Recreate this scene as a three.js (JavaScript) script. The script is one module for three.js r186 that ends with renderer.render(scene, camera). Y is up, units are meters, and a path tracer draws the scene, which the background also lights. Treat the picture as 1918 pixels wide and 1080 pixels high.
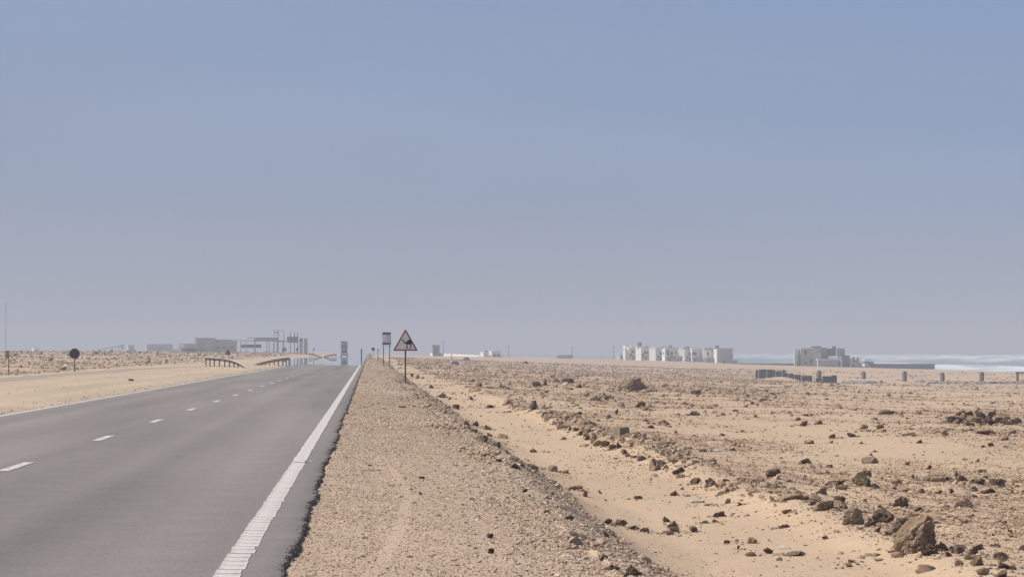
import * as THREE from 'three';
import { mergeGeometries, mergeVertices, toCreasedNormals } from 'three/addons/utils/BufferGeometryUtils.js';

// ---------------------------------------------------------------- camera, sky, sun, exposure
const EYE = 1.45, FOC = 5880, VX = 691, VY = 658, PW = 1918, PH = 1080;   // eye height, focal length and vanishing point of the road in photo pixels
const scene = new THREE.Scene();
const camera = new THREE.PerspectiveCamera(2 * Math.atan(PH / 2 / FOC) * 180 / Math.PI, PW / PH, 0.5, 60000);
camera.position.set(0, EYE, 0);
camera.lookAt(0, EYE, -100);
camera.setViewOffset(PW, PH, PW / 2 - VX, PH / 2 - VY, PW, PH);           // lens shift, so that the road runs along -z
camera.updateProjectionMatrix();
camera.updateMatrixWorld();

const hash = (x, y) => { let h = Math.imul(x | 0, 374761393) + Math.imul(y | 0, 668265263) | 0; h = Math.imul(h ^ (h >>> 13), 1274126177); return ((h ^ (h >>> 16)) >>> 0) / 4294967296; };
function noise(x, y) {                                                     // value noise, -1 to 1
  const xi = Math.floor(x), yi = Math.floor(y), fx = x - xi, fy = y - yi;
  const u = fx * fx * fx * (fx * (fx * 6 - 15) + 10), v = fy * fy * fy * (fy * (fy * 6 - 15) + 10);
  const a = hash(xi, yi), b = hash(xi + 1, yi), c = hash(xi, yi + 1), d = hash(xi + 1, yi + 1);
  return 2 * (a + (b - a) * u + (c - a) * v + (a - b - c + d) * u * v) - 1;
}
const SUN = new THREE.Vector3(-0.70, 0.80, -0.16).normalize();
const smooth = (a, b, x) => { const t = Math.min(1, Math.max(0, (x - a) / (b - a))); return t * t * (3 - 2 * t); };
const lerp = (a, b, t) => a + (b - a) * t;
{
  const W = 1024, H = 2048, data = new Float32Array(W * H * 4);
  const stops = [[0, [.325, .337, .408]], [1.2, [.292, .330, .428]], [3.2, [.238, .311, .455]], [6.4, [.202, .288, .460]], [14, [.150, .225, .385]], [35, [.085, .140, .265]], [90, [.050, .085, .175]]];
  for (let j = 0; j < H; j++) {
    const el = ((j + .5) / H - .5) * 180, e = Math.max(0, el);
    let k = 0; while (k < stops.length - 2 && e > stops[k + 1][0]) k++;
    const t = Math.min(1, (e - stops[k][0]) / (stops[k + 1][0] - stops[k][0]));
    for (let i = 0; i < W; i++) {
      const az = ((i + .5) / W - .5) * 2 * Math.PI, ce = Math.cos(el * Math.PI / 180);
      const dx = Math.cos(az) * ce, dy = Math.sin(el * Math.PI / 180), dz = Math.sin(az) * ce;
      const c = Math.max(0, dx * SUN.x + dy * SUN.y + dz * SUN.z);
      const glow = .10 * c * c + .22 * Math.pow(c, 12) + .5 * Math.pow(c, 90);
      const o = (j * W + i) * 4;
      const veil = 1 + .035 * (noise(Math.cos(az) * 5 + 20, el * .45 + Math.sin(az) * 5) + .6 * noise(Math.cos(az) * 14 + 3, el * 1.1 + Math.sin(az) * 14));   // thin uneven dust
      const dust = .75 * Math.max(0, (dx * SUN.x + dz * SUN.z) / Math.hypot(SUN.x, SUN.z)) * Math.exp(-e / 16);   // dust lightens the low sky on the sun's side
      for (let n = 0; n < 3; n++) data[o + n] = lerp(lerp(stops[k][1][n], stops[k + 1][1][n], t), [.345, .340, .385][n], dust) * veil + glow * [1, .95, .84][n];
      data[o + 3] = 1;
    }
  }
  const sky = new THREE.DataTexture(data, W, H, THREE.RGBAFormat, THREE.FloatType);
  sky.mapping = THREE.EquirectangularReflectionMapping;
  sky.magFilter = sky.minFilter = THREE.LinearFilter;
  sky.needsUpdate = true;
  scene.background = sky; scene.environment = sky;
}
const sun = new THREE.DirectionalLight(new THREE.Color().setRGB(1, .93, .82), 5);
sun.position.copy(SUN).multiplyScalar(300).add(new THREE.Vector3(10, 0, -120));
sun.target.position.set(10, 0, -120);
sun.castShadow = true;
sun.shadow.radius = 1;
Object.assign(sun.shadow.camera, { left: -160, right: 160, top: 160, bottom: -160, near: 1, far: 900 });
sun.shadow.mapSize.set(2048, 2048);
scene.add(sun, sun.target);
scene.fog = new THREE.FogExp2(new THREE.Color().setRGB(.86, .90, 1.0), 0.00042);

const renderer = new THREE.WebGLRenderer({ antialias: true });
renderer.setSize(1024, 576);
renderer.toneMapping = THREE.LinearToneMapping;
renderer.toneMappingExposure = 1.12;
renderer.shadowMap.enabled = true;

// ---------------------------------------------------------------- helpers
let seed = 12345;
const rnd = () => { seed = (seed + 0x6D2B79F5) | 0; let t = Math.imul(seed ^ (seed >>> 15), 1 | seed); t = (t + Math.imul(t ^ (t >>> 7), 61 | t)) ^ t; return ((t ^ (t >>> 14)) >>> 0) / 4294967296; };
const rr = (a, b) => a + (b - a) * rnd();
const gauss = () => (rnd() + rnd() + rnd() + rnd() - 2) * 1.73;
const fbm = (x, y, n) => { let s = 0, a = .5; for (let i = 0; i < n; i++) { s += a * noise(x, y); x = x * 2.03 + 17.3; y = y * 2.03 + 9.1; a *= .5; } return s; };
const noise3 = (x, y, z) => (noise(x + 31.4 * Math.floor(z), y + 7.7 * Math.floor(z)) * (1 - smooth(0, 1, z - Math.floor(z))) + noise(x + 31.4 * (Math.floor(z) + 1), y + 7.7 * (Math.floor(z) + 1)) * smooth(0, 1, z - Math.floor(z)));

const taken = new Map();
const numbered = n => { const k = taken.get(n) || 0; taken.set(n, k + 1); return k ? `${n}_${String(k).padStart(3, '0')}` : n; };
const shade = o => { o.traverse(m => { if (m.isMesh) { m.castShadow = true; m.receiveShadow = true; } }); return o; };
function tag(o, label, category, group, kind) {
  o.userData.label = label; if (category) o.userData.category = category;
  if (group) o.userData.group = group; if (kind) o.userData.kind = kind;
  return o;
}
function thing(name, label, category, [x, y, z] = [0, 0, 0], turn = 0, group) {
  const o = new THREE.Group(); o.name = numbered(name); o.position.set(x, y, z); o.rotation.y = turn; scene.add(o);
  return tag(o, label, category, group);
}
function mesh(name, geometry, material, parent = scene) {
  const m = new THREE.Mesh(geometry, material); m.name = parent === scene ? numbered(name) : name;
  m.castShadow = m.receiveShadow = true; parent.add(m); return m;
}
const box = (w, h, d, x = 0, y = 0, z = 0) => new THREE.BoxGeometry(w, h, d).translate(x, y + h / 2, z);   // y is the underside
const cyl = (r0, r1, h, n = 12, x = 0, y = 0, z = 0) => new THREE.CylinderGeometry(r1, r0, h, n).translate(x, y + h / 2, z);
const at = (px, py, d) => [(px - VX) / FOC * d, EYE - (py - VY) / FOC * d, -d];   // a photo pixel at a known distance
const M = (r, g, b, rough = .9, more = {}) => new THREE.MeshStandardMaterial({ color: new THREE.Color().setRGB(r, g, b), roughness: rough, ...more });

// ---------------------------------------------------------------- shape of the land (x to the right, d = distance along the road)
const DS = [0, 100, 300, 620, 1000, 1400, 2000, 3500, 30000];
const XR = [6, 40, 90, 140, 190, 300];
const HR = [
  [-.72, -1.1, -1.3, -1.5, -1.5, -1.5],
  [-.75, -1.25, -1.6, -2, -2.2, -2.5],
  [-.75, -2.4, -3.2, -3.5, -3.6, -3.8],
  [-.45, -2.5, -4.8, -4.9, -4.6, -4.6],
  [-.2, -1.0, -2.6, -3.7, -4.5, -5],
  [-.2, -.7, -1.7, -3.0, -5.0, -6],
  [-.6, -1.0, -1.7, -3.0, -6, -8],
  [-2.5, -2.6, -3, -4, -7, -9],
  [-30, -30, -30, -30, -30, -30]];
const XL = [-9, -22, -30, -60, -110, -300];
const HL = [
  [-.08, -.06, 0, .2, .3, .3],
  [-.08, -.05, 0, .25, .3, .3],
  [-.08, -.03, .12, .6, .7, .7],
  [-.05, .05, .2, 1.25, 1.35, 1.4],
  [0, .3, .75, 1.05, 1.15, 1.3],
  [0, .35, .8, 1.1, 1.2, 1.4],
  [0, .2, .7, 1.1, 1.3, 1.4],
  [-.5, 0, .4, .8, 1, 1.2],
  [-30, -30, -30, -30, -30, -30]];
function table(X, Hh, x, d) {
  const s = X[1] > X[0] ? 1 : -1;
  let i = 0; while (i < X.length - 2 && s * x > s * X[i + 1]) i++;
  let j = 0; while (j < DS.length - 2 && d > DS[j + 1]) j++;
  const u = Math.min(1, Math.max(0, (x - X[i]) / (X[i + 1] - X[i]))), v = Math.min(1, Math.max(0, (d - DS[j]) / (DS[j + 1] - DS[j])));
  return lerp(lerp(Hh[j][i], Hh[j][i + 1], u), lerp(Hh[j + 1][i], Hh[j + 1][i + 1], u), v);
}
const EDGE_R = -.56, EDGE_L = -8.5;
const mounds = [];                                                         // [x, d, radius x, radius d, height]
const crest = d => 1.72 + .16 * noise(d / 9, 3.3) + .08 * noise(d / 2.3, 8.1);
function land(x, d) {
  let h;
  if (x > EDGE_R - .02) {
    const c = crest(d), side = -.04 - .03 * (x - EDGE_R) / 2.3 + .012 * noise(x * 2.1, d * .6), p = table(XR, HR, x, d);
    const berm = .17 * Math.exp(-Math.pow((x - 6.15 - .35 * noise(d / 14, 5.5)) / .55, 2)) * (1 - smooth(110, 180, d)) * (.6 + .4 * noise(d / 3, 1.7));
    const track = -.10 * smooth(c + 1.2, c + 2, x) * (1 - smooth(5.2, 6.2, x)) * (1 - smooth(150, 260, d));
    const roll = smooth(6, 12, x) * (.16 * fbm(x / 9 + 3, d / 13, 3) * (1 - .75 * smooth(200, 420, d)) + .35 * fbm(x / 60, d / 90 + 7, 2) * smooth(80, 300, d) * (1 - smooth(.10, .125, x / d)));
    h = lerp(side, p + berm + track + roll, smooth(c, c + 1.45, x));
  } else if (x < EDGE_L + .02) {
    h = table(XL, HL, x, d) + smooth(-22, -26, x) * (.35 * fbm(x / 11, d / 17, 3) + .25 * fbm(x / 40, d / 60, 2) * smooth(150, 400, d)) + .03 * fbm(x / 2, d / 5, 2) * smooth(-9, -11, x);
  } else h = -.12;
  if (x > 188) h = lerp(h, -9, smooth(189, 212, x + 4 * noise(d / 60, 2)));
  for (const m of mounds) { const q = Math.pow((x - m[0]) / m[2], 2) + Math.pow((d - m[1]) / m[3], 2); if (q < 6) h += m[4] * Math.exp(-q); }
  return h;
}
function ground(px, py) {                                                  // where the line of sight through a photo pixel meets the land
  const a = (px - VX) / FOC, b = (py - VY) / FOC;
  let d = 12;
  for (let s = .02; d < 4000; d *= 1 + s) {
    if (EYE - b * d < land(a * d, d)) { let lo = d / (1 + s), hi = d; for (let i = 0; i < 18; i++) { const m = (lo + hi) / 2; if (EYE - b * m < land(a * m, m)) hi = m; else lo = m; } d = hi; break; }
    s = .004;
  }
  return { x: a * d, y: land(a * d, d), d };
}
const onLand = (x, d) => [x, land(x, d), -d];
mounds.push([(1455 - VX) / FOC * 612, 608, 3.4, 6, .75], [(1474 - VX) / FOC * 612, 606, 2, 5, .3], [(1660 - VX) / FOC * 640, 640, 3.2, 6, .7], [(1130 - VX) / FOC * 330, 330, 2, 8, .35]);

// how stony the land is (0 drifted sand to 1 stones); the same measure spreads colour and stones
function stony(x, d) {
  if (x < EDGE_R) return x > -22.5 ? .08 : smooth(-22.5, -24, x) * (.55 + .5 * fbm(x / 6, d / 12, 2));
  const c = crest(d);
  if (x < c + .9) return 1;
  const patch = fbm(x / 4.2 + 40, d / 11, 3);
  let s = .36 + 1.3 * patch;
  const inTrack = 1 - smooth(5.3, 6.2, x + .5 * noise(d / 6, 4.4));
  s = lerp(s + .12 + .3 * (1 - smooth(36, 46, d)) * smooth(6.3, 7.2, x), patch * .9 - .16 + .6 * (1 - smooth(35, 43, d + (x - 3.2) * 3.5)), inTrack);
  s += .30 * smooth(105, 190, d) * (1 - smooth(.115, .15, x / d));
  s -= .30 * smooth(150, 220, d) * smooth(.115, .15, x / d);
  s = lerp(s, 1, (1 - smooth(c + .9, c + 1.5 + .5 * noise(d / 2, 6), x)));
  return Math.min(1, Math.max(0, s));
}

// the land with its small relief, as the ground mesh carries it (left out where that mesh is too coarse)
function surface(x, d, s = stony(x, d)) {
  let h = land(x, d);
  if (d < 5 || d > 3500) return h;
  if (x > EDGE_R) {
    const near = Math.max(d, 12), cell = .245 * near / 430 + .01, c = crest(d), f = Math.max(0, 1 - cell / .25);
    if (x < c) return h + f * .016 * fbm(x * 2.2, d * .9, 2);
    h += f * (.008 + .06 * s) * fbm(x * 2.1, d * 1.1, 3) + (x > c + 1.4 ? smooth(.2, .8, s) * .14 * Math.max(0, fbm(x / 1.1 + 5, d / 2.6, 3) + .08) * Math.max(0, 1 - cell / .5) : 0);
    h += (1 - s) * (.012 * noise(x * .7 + d * .35, d * .9 - x * .5) + .007 * noise(x * 1.1 + d * .2, d * 2.1));
  } else if (x < EDGE_L) h += (.02 + .12 * s) * fbm(x * .8, d * .35, 3) * (x > -21.6 && x < -11 && d > 90 && d < 340 ? 0 : 1);
  return h;
}

// ---------------------------------------------------------------- textures
function grain(size, fn) {
  const data = new Uint8Array(size * size * 4);
  for (let j = 0; j < size; j++) for (let i = 0; i < size; i++) { const v = fn(i, j), o = (j * size + i) * 4; data[o] = data[o + 1] = data[o + 2] = Math.max(0, Math.min(255, v * 255)); data[o + 3] = 255; }
  const t = new THREE.DataTexture(data, size, size); t.wrapS = t.wrapT = THREE.RepeatWrapping; t.magFilter = THREE.LinearFilter; t.minFilter = THREE.LinearMipmapLinearFilter; t.generateMipmaps = true; t.needsUpdate = true;
  return t;
}
const tileNoise = (i, j, size, cells) => {                                 // repeats after one tile
  const x = i / size * cells, y = j / size * cells, xi = Math.floor(x), yi = Math.floor(y), u = smooth(0, 1, x - xi), v = smooth(0, 1, y - yi), h = (a, b) => hash(((a % cells) + cells) % cells + cells * 7, ((b % cells) + cells) % cells);
  return 2 * lerp(lerp(h(xi, yi), h(xi + 1, yi), u), lerp(h(xi, yi + 1), h(xi + 1, yi + 1), u), v) - 1;
};
const soilMap = grain(1024, (i, j) => .93 + .03 * tileNoise(i, j, 1024, 23) + .03 * tileNoise(i, j, 1024, 90) + .06 * tileNoise(i, j, 1024, 400));
soilMap.colorSpace = THREE.SRGBColorSpace;
const soilBump = grain(1024, (i, j) => .5 + .2 * tileNoise(i, j, 1024, 61) + .2 * tileNoise(i, j, 1024, 190) + .1 * tileNoise(i, j, 1024, 480));
const tarMap = grain(1024, (i, j) => .90 + .02 * tileNoise(i, j, 1024, 9) + .04 * tileNoise(i, j, 1024, 120) + .13 * tileNoise(i, j, 1024, 512));
tarMap.colorSpace = THREE.SRGBColorSpace;

const rockMap = grain(512, (i, j) => .90 + .06 * tileNoise(i, j, 512, 17) + .07 * tileNoise(i, j, 512, 70) + .08 * tileNoise(i, j, 512, 230));
rockMap.colorSpace = THREE.SRGBColorSpace;

// ---------------------------------------------------------------- desert ground
{
  const rows = [-60, -30, -10, 2, 8]; let d = 12; while (d < 3600) { rows.push(d); d *= d < 130 ? 1.0045 : d < 500 ? 1.006 : 1.018; } for (const q of [5000, 8000, 14000, 24000]) rows.push(q);
  const cols = [-6, -2.5]; for (let i = 0; i <= 90; i++) cols.push(-1 + i / 90); for (let i = 1; i <= 430; i++) cols.push(i / 430); cols.push(2, 5);
  const n = cols.length, pos = new Float32Array(rows.length * n * 3), col = new Float32Array(rows.length * n * 3), uv = new Float32Array(rows.length * n * 2), idx = [];
  rows.forEach((d, j) => {
    const near = Math.max(d, 12);
    cols.forEach((c, i) => {
      let x = c < 0 ? EDGE_R - .03 + c * (.15 * near + 8.5) : EDGE_R - .03 + c * (.245 * near + 2.6 + (c > 1 ? near * .4 : 0));
      const s = stony(x, d), k = j * n + i;
      const h = surface(x, d, s);
      pos.set([x, h, -d], k * 3); uv.set([x / 2.2, d / 2.2], k * 2);
      const shoulder = x > EDGE_R && x < crest(d) + .8 ? 1 : 0, w = .5 + .5 * fbm(x / 5 + 11, d / 9, 3), q = Math.max(s, shoulder);
      const sand = x < EDGE_L ? [.500, .392, .288] : [.528, .388, .266], dirt = shoulder ? [.475, .360, .268] : [.487, .350, .243];
      const streak = x < EDGE_L ? .14 * fbm(x / .9, d / 45, 3) + .06 * fbm(x / 3, d / 9, 2) : 0;
      const pink = smooth(200, 600, d) * .5;
      for (let m = 0; m < 3; m++) col[k * 3 + m] = lerp(sand[m], dirt[m], q) * (.90 + .2 * w + streak) * lerp(1, [1.0, .97, .99][m], pink);
    });
  });
  for (let j = 0; j < rows.length - 1; j++) for (let i = 0; i < n - 1; i++) { const a = j * n + i, b = a + 1, c = a + n, e = c + 1; idx.push(a, b, e, a, e, c); }
  const g = new THREE.BufferGeometry();
  g.setAttribute('position', new THREE.BufferAttribute(pos, 3)); g.setAttribute('color', new THREE.BufferAttribute(col, 3)); g.setAttribute('uv', new THREE.BufferAttribute(uv, 2));
  g.setIndex(idx); g.computeVertexNormals();
  const o = mesh('desert_ground', g, new THREE.MeshStandardMaterial({ vertexColors: true, map: soilMap, bumpMap: soilBump, bumpScale: .012, roughness: 1 }));
  tag(o, 'sandy stony desert plain beside the road', 'ground', null, 'structure');
}

// ---------------------------------------------------------------- sea
{
  const rows = [], cols = []; let d = 500; while (d < 26000) { rows.push(d); d *= d < 4500 ? 1.008 : 1.06; } for (let i = 0; i <= 170; i++) cols.push(i / 170);
  const n = cols.length, pos = [], col = [], idx = [];
  rows.forEach(d => cols.forEach(c => {
    const x = 196 + Math.pow(c, 1.6) * (.3 * d + 400), off = x - 200;
    const warp = 26 * fbm(x / 160, d / 420, 2);
    const crestW = Math.pow(Math.max(0, Math.sin((off + warp) / 21)), 3), brk = smooth(-.25, .35, fbm(x / 55 + 5, d / 170, 3) + .35 * crestW);
    const foam = Math.min(1, (.22 + brk * (.55 + .75 * crestW)) * Math.max(smooth(50, 300, off) * (1 - smooth(1200, 4000, off)), .6 * (1 - smooth(1300, 1900, d)) * (1 - smooth(200, 500, off)))) * (.35 + .65 * smooth(-.35, .25, fbm(x / 7 + 3, d / 70, 3)));
    pos.push(x, -5.4 + 3.0 * crestW * smooth(10, 60, off) * (1 - smooth(600, 1500, off)) + .3 * fbm(x / 12, d / 30, 2), -d);
    for (let m = 0; m < 3; m++) col.push(lerp([.20, .24, .27][m], [.82, .84, .85][m], foam));
  }));
  for (let j = 0; j < rows.length - 1; j++) for (let i = 0; i < n - 1; i++) { const a = j * n + i, b = a + 1, c = a + n, e = c + 1; idx.push(a, b, e, a, e, c); }
  const g = new THREE.BufferGeometry();
  g.setAttribute('position', new THREE.Float32BufferAttribute(pos, 3)); g.setAttribute('color', new THREE.Float32BufferAttribute(col, 3)); g.setIndex(idx); g.computeVertexNormals();
  tag(mesh('sea', g, new THREE.MeshStandardMaterial({ vertexColors: true, roughness: .45 })), 'hazy sea with white lines of surf', 'sea', null, 'structure');
}

// ---------------------------------------------------------------- road
const ragged = d => EDGE_R + .035 * noise(d * .6, 2.2) + .018 * noise(d * 3.3, 7.1) + .010 * noise(d * 13, 5.1);
const raggedL = d => EDGE_L + .06 * noise(d * .5, 12.2) + .05 * noise(d * 2.2, 3.1);
{
  const rows = [-60, -20, 5]; let d = 14; while (d < 420) { rows.push(d); d *= d < 60 ? 1.0022 : d < 160 ? 1.004 : 1.01; } for (const q of [500, 700, 1000, 1600, 2500, 3500]) rows.push(q);
  const K = 64, n = K + 4, pos = [], col = [], uv = [], idx = [];
  for (const d of rows) {
    const r = ragged(d), l = raggedL(d);
    for (let i = 0; i < n; i++) {
      const t = Math.min(1, Math.max(0, (i - 1) / (K))), x = i === 0 ? l - .05 : i >= n - 2 ? r + (i === n - 2 ? .010 + .008 * noise(d * 9, 3) : .028 + .02 * noise(d * 7, 1)) : i === n - 3 ? r : l + (r - .022 - l) * Math.min(1, (i - 1) / (K - 1));
      const y = i === 0 || i === n - 1 ? -.16 : i === n - 2 ? -.045 : i === n - 3 ? -.008 + .006 * noise(d * 8, 9) : 0;
      pos.push(x, y, -d); uv.push(x / 3.1, d / 3.1);
      const lane = Math.min(Math.abs(x + 1.85), Math.abs(x + 3.45), Math.abs(x + 5.5), Math.abs(x + 7.2));
      const polished = .06 * Math.exp(-Math.pow(lane / .38, 2)), patch = fbm(x / 1.3, d / 22, 3), long = fbm(x / .5 + 9, d / 140, 2);
      const oil = Math.exp(-Math.pow((x + 3.9 - .3 * noise(d / 40, 3)) / .55, 2)) * .13 + Math.exp(-Math.pow((x + 2.65) / .45, 2)) * .09 + Math.exp(-Math.pow((x + 6.35) / .5, 2)) * .06;
      const dust = x < -7.9 ? .10 : x < -4.5 ? .045 : 0, edge = x > -.72 ? -.2 * smooth(-.72, -.58, x + .06 * noise(d * 5, 4)) : 0;
      const v = 1.02 + polished + .26 * patch + .22 * long - oil + dust + edge;
      col.push(.222 * v + dust * .1, .198 * v + dust * .075, .186 * v + dust * .045);
    }
  }
  for (let j = 0; j < rows.length - 1; j++) for (let i = 0; i < n - 1; i++) { const a = j * n + i, b = a + 1, c = a + n, e = c + 1; idx.push(a, b, e, a, e, c); }
  const g = new THREE.BufferGeometry();
  g.setAttribute('position', new THREE.Float32BufferAttribute(pos, 3)); g.setAttribute('color', new THREE.Float32BufferAttribute(col, 3)); g.setAttribute('uv', new THREE.Float32BufferAttribute(uv, 2)); g.setIndex(idx); g.computeVertexNormals();
  tag(mesh('road', g, new THREE.MeshStandardMaterial({ vertexColors: true, map: tarMap, bumpMap: soilBump, bumpScale: .004, roughness: .86 })), 'straight grey asphalt road running to the horizon', 'road', null, 'structure');
}
// a flat painted strip that follows the road, with a worn outline
function strip(name, x, w, d0, d1, y, material, wob = .012) {
  const pos = [], idx = [], uv = []; let d = d0, k = 0;
  for (; ;) { const e = Math.min(d, d1), a = wob * noise(e * 3.1, x * 7), b = wob * noise(e * 2.7, x * 9 + 4); pos.push(x - w / 2 + a, y, -e, x + w / 2 + b, y, -e); uv.push(0, e / 2.3, .35, e / 2.3); if (k) idx.push(2 * k - 2, 2 * k - 1, 2 * k + 1, 2 * k - 2, 2 * k + 1, 2 * k); k++; if (d >= d1) break; d += Math.max(.12, d * .006); }
  const g = new THREE.BufferGeometry(); g.setAttribute('position', new THREE.Float32BufferAttribute(pos, 3)); g.setAttribute('uv', new THREE.Float32BufferAttribute(uv, 2)); g.setIndex(idx); g.computeVertexNormals();
  return mesh(name, g, material);
}
const paintMap = grain(512, (i, j) => .90 + .09 * tileNoise(i, j, 512, 14) + .08 * tileNoise(i, j, 512, 60) + .08 * tileNoise(i, j, 512, 180)); paintMap.colorSpace = THREE.SRGBColorSpace;
const paint = new THREE.MeshStandardMaterial({ color: new THREE.Color().setRGB(.62, .58, .56), map: paintMap, roughness: .75 });
tag(strip('right_edge_line', -.92, .175, 41.0, 900, .005, paint), 'white edge line along the gravel shoulder', 'road marking', null, 'structure');
{
  const line = new THREE.Group(); line.name = 'ribbed_edge_line'; scene.add(line);
  tag(line, 'white ribbed edge line beside the gravel shoulder', 'road marking', null, 'structure');
  const bars = [0, 1, 2, 3].map(k => { const L = .318 + .01 * k, g = new THREE.ExtrudeGeometry(new THREE.Shape([new THREE.Vector2(-L / 2, .001), new THREE.Vector2(L / 2, .001), new THREE.Vector2(L / 2 - .012, .0045), new THREE.Vector2(-L / 2 + .01, .0045)]), { depth: .170 + .003 * k, bevelEnabled: false, steps: 1 }); g.rotateY(Math.PI / 2); g.translate(-.086, 0, 0); return g; });
  let d = 12, k = 0;
  while (d < 41) { const m = mesh('rib', bars[(hash(k, 3) * 4) | 0], paint, line); m.position.set(-.92 + .012 * (hash(k, 5) - .5), -.001 * hash(k, 6), -d); d += .41 + .03 * (hash(k, 8) - .5); k++; }
}
tag(strip('left_edge_line', -8.27, .17, 30, 900, .005, paint), 'white edge line beside the sandy strip', 'road marking', null, 'structure');
for (let k = 0; k < 40; k++) tag(strip('centre_dash', -4.44, .14, 38 + 13 * k, 41 + 13 * k, .005, paint, .006), 'white dash of the broken centre line', 'road marking', 'centre line dashes', 'structure');
// the old side road on the far left, joining between the guard rails
{
  const pos = [], idx = [], uv = [], lp = [], li = []; let k = 0;
  for (let d = 100; d <= 330; d += 2) {
    const bend = 6.5 * Math.pow(smooth(250, 345, d), 1.4), xl = -21.1 + bend, xr = -18.1 + bend + 1.2 * noise(d / 17, 6) * .5;
    for (let i = 0; i <= 8; i++) { const x = lerp(xl, xr, i / 8); pos.push(x, land(x, d) + (i === 8 ? -.02 : .016), -d); uv.push(x / 3.1, d / 3.1); }
    for (const x of [xl + .15, xl + .33]) lp.push(x, land(x, d) + .024, -d);
    if (k) { for (let i = 0; i < 8; i++) { const a = 9 * (k - 1) + i, b = 9 * k + i; idx.push(a, a + 1, b + 1, a, b + 1, b); } if (d < 262) li.push(2 * k - 2, 2 * k - 1, 2 * k + 1, 2 * k - 2, 2 * k + 1, 2 * k); }
    k++;
  }
  const g = new THREE.BufferGeometry(); g.setAttribute('position', new THREE.Float32BufferAttribute(pos, 3)); g.setAttribute('uv', new THREE.Float32BufferAttribute(uv, 2)); g.setIndex(idx); g.computeVertexNormals();
  tag(mesh('side_road', g, new THREE.MeshStandardMaterial({ color: new THREE.Color().setRGB(.385, .305, .235), map: tarMap, roughness: .9 })), 'dusty old side road left of the sandy strip', 'road', null, 'structure');
  const g2 = new THREE.BufferGeometry(); g2.setAttribute('position', new THREE.Float32BufferAttribute(lp, 3)); g2.setIndex(li); g2.computeVertexNormals();
  tag(mesh('side_road_line', g2, M(.62, .58, .54, .8)), 'white edge line of the old side road', 'road marking', null, 'structure');
}
// the layer of hot air over the far road: a clear sheet that mirrors only at the flattest angles, as the real one does
{
  const pos = [], idx = []; let k = 0;
  for (let d = 322; d < 2600; d *= 1.02) {
    const e = smooth(560, 322, d);
    for (let i = 0; i <= 24; i++) { const t = i / 24, x = lerp(-9.2 - 5.5 * smooth(340, 420, d), -.72, t); pos.push(x, .03 + .010 * noise(d / 21, x / 3), -(d + e * (48 * noise(x * .7, 1.5) + 26 * noise(x * 2.1, 7.5) + 12))); }
    if (k) for (let i = 0; i < 24; i++) { const a = 25 * (k - 1) + i, b = 25 * k + i; idx.push(a, a + 1, b + 1, a, b + 1, b); }
    k++;
  }
  const g = new THREE.BufferGeometry(); g.setAttribute('position', new THREE.Float32BufferAttribute(pos, 3)); g.setIndex(idx); g.computeVertexNormals();
  tag(mesh('hot_air_layer', g, new THREE.MeshPhysicalMaterial({ color: 0xffffff, roughness: .0, transmission: 1, thickness: 0, ior: 1.33 })), 'shimmering mirage of hot air over the far road', 'mirage', null, 'structure');
}

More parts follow.
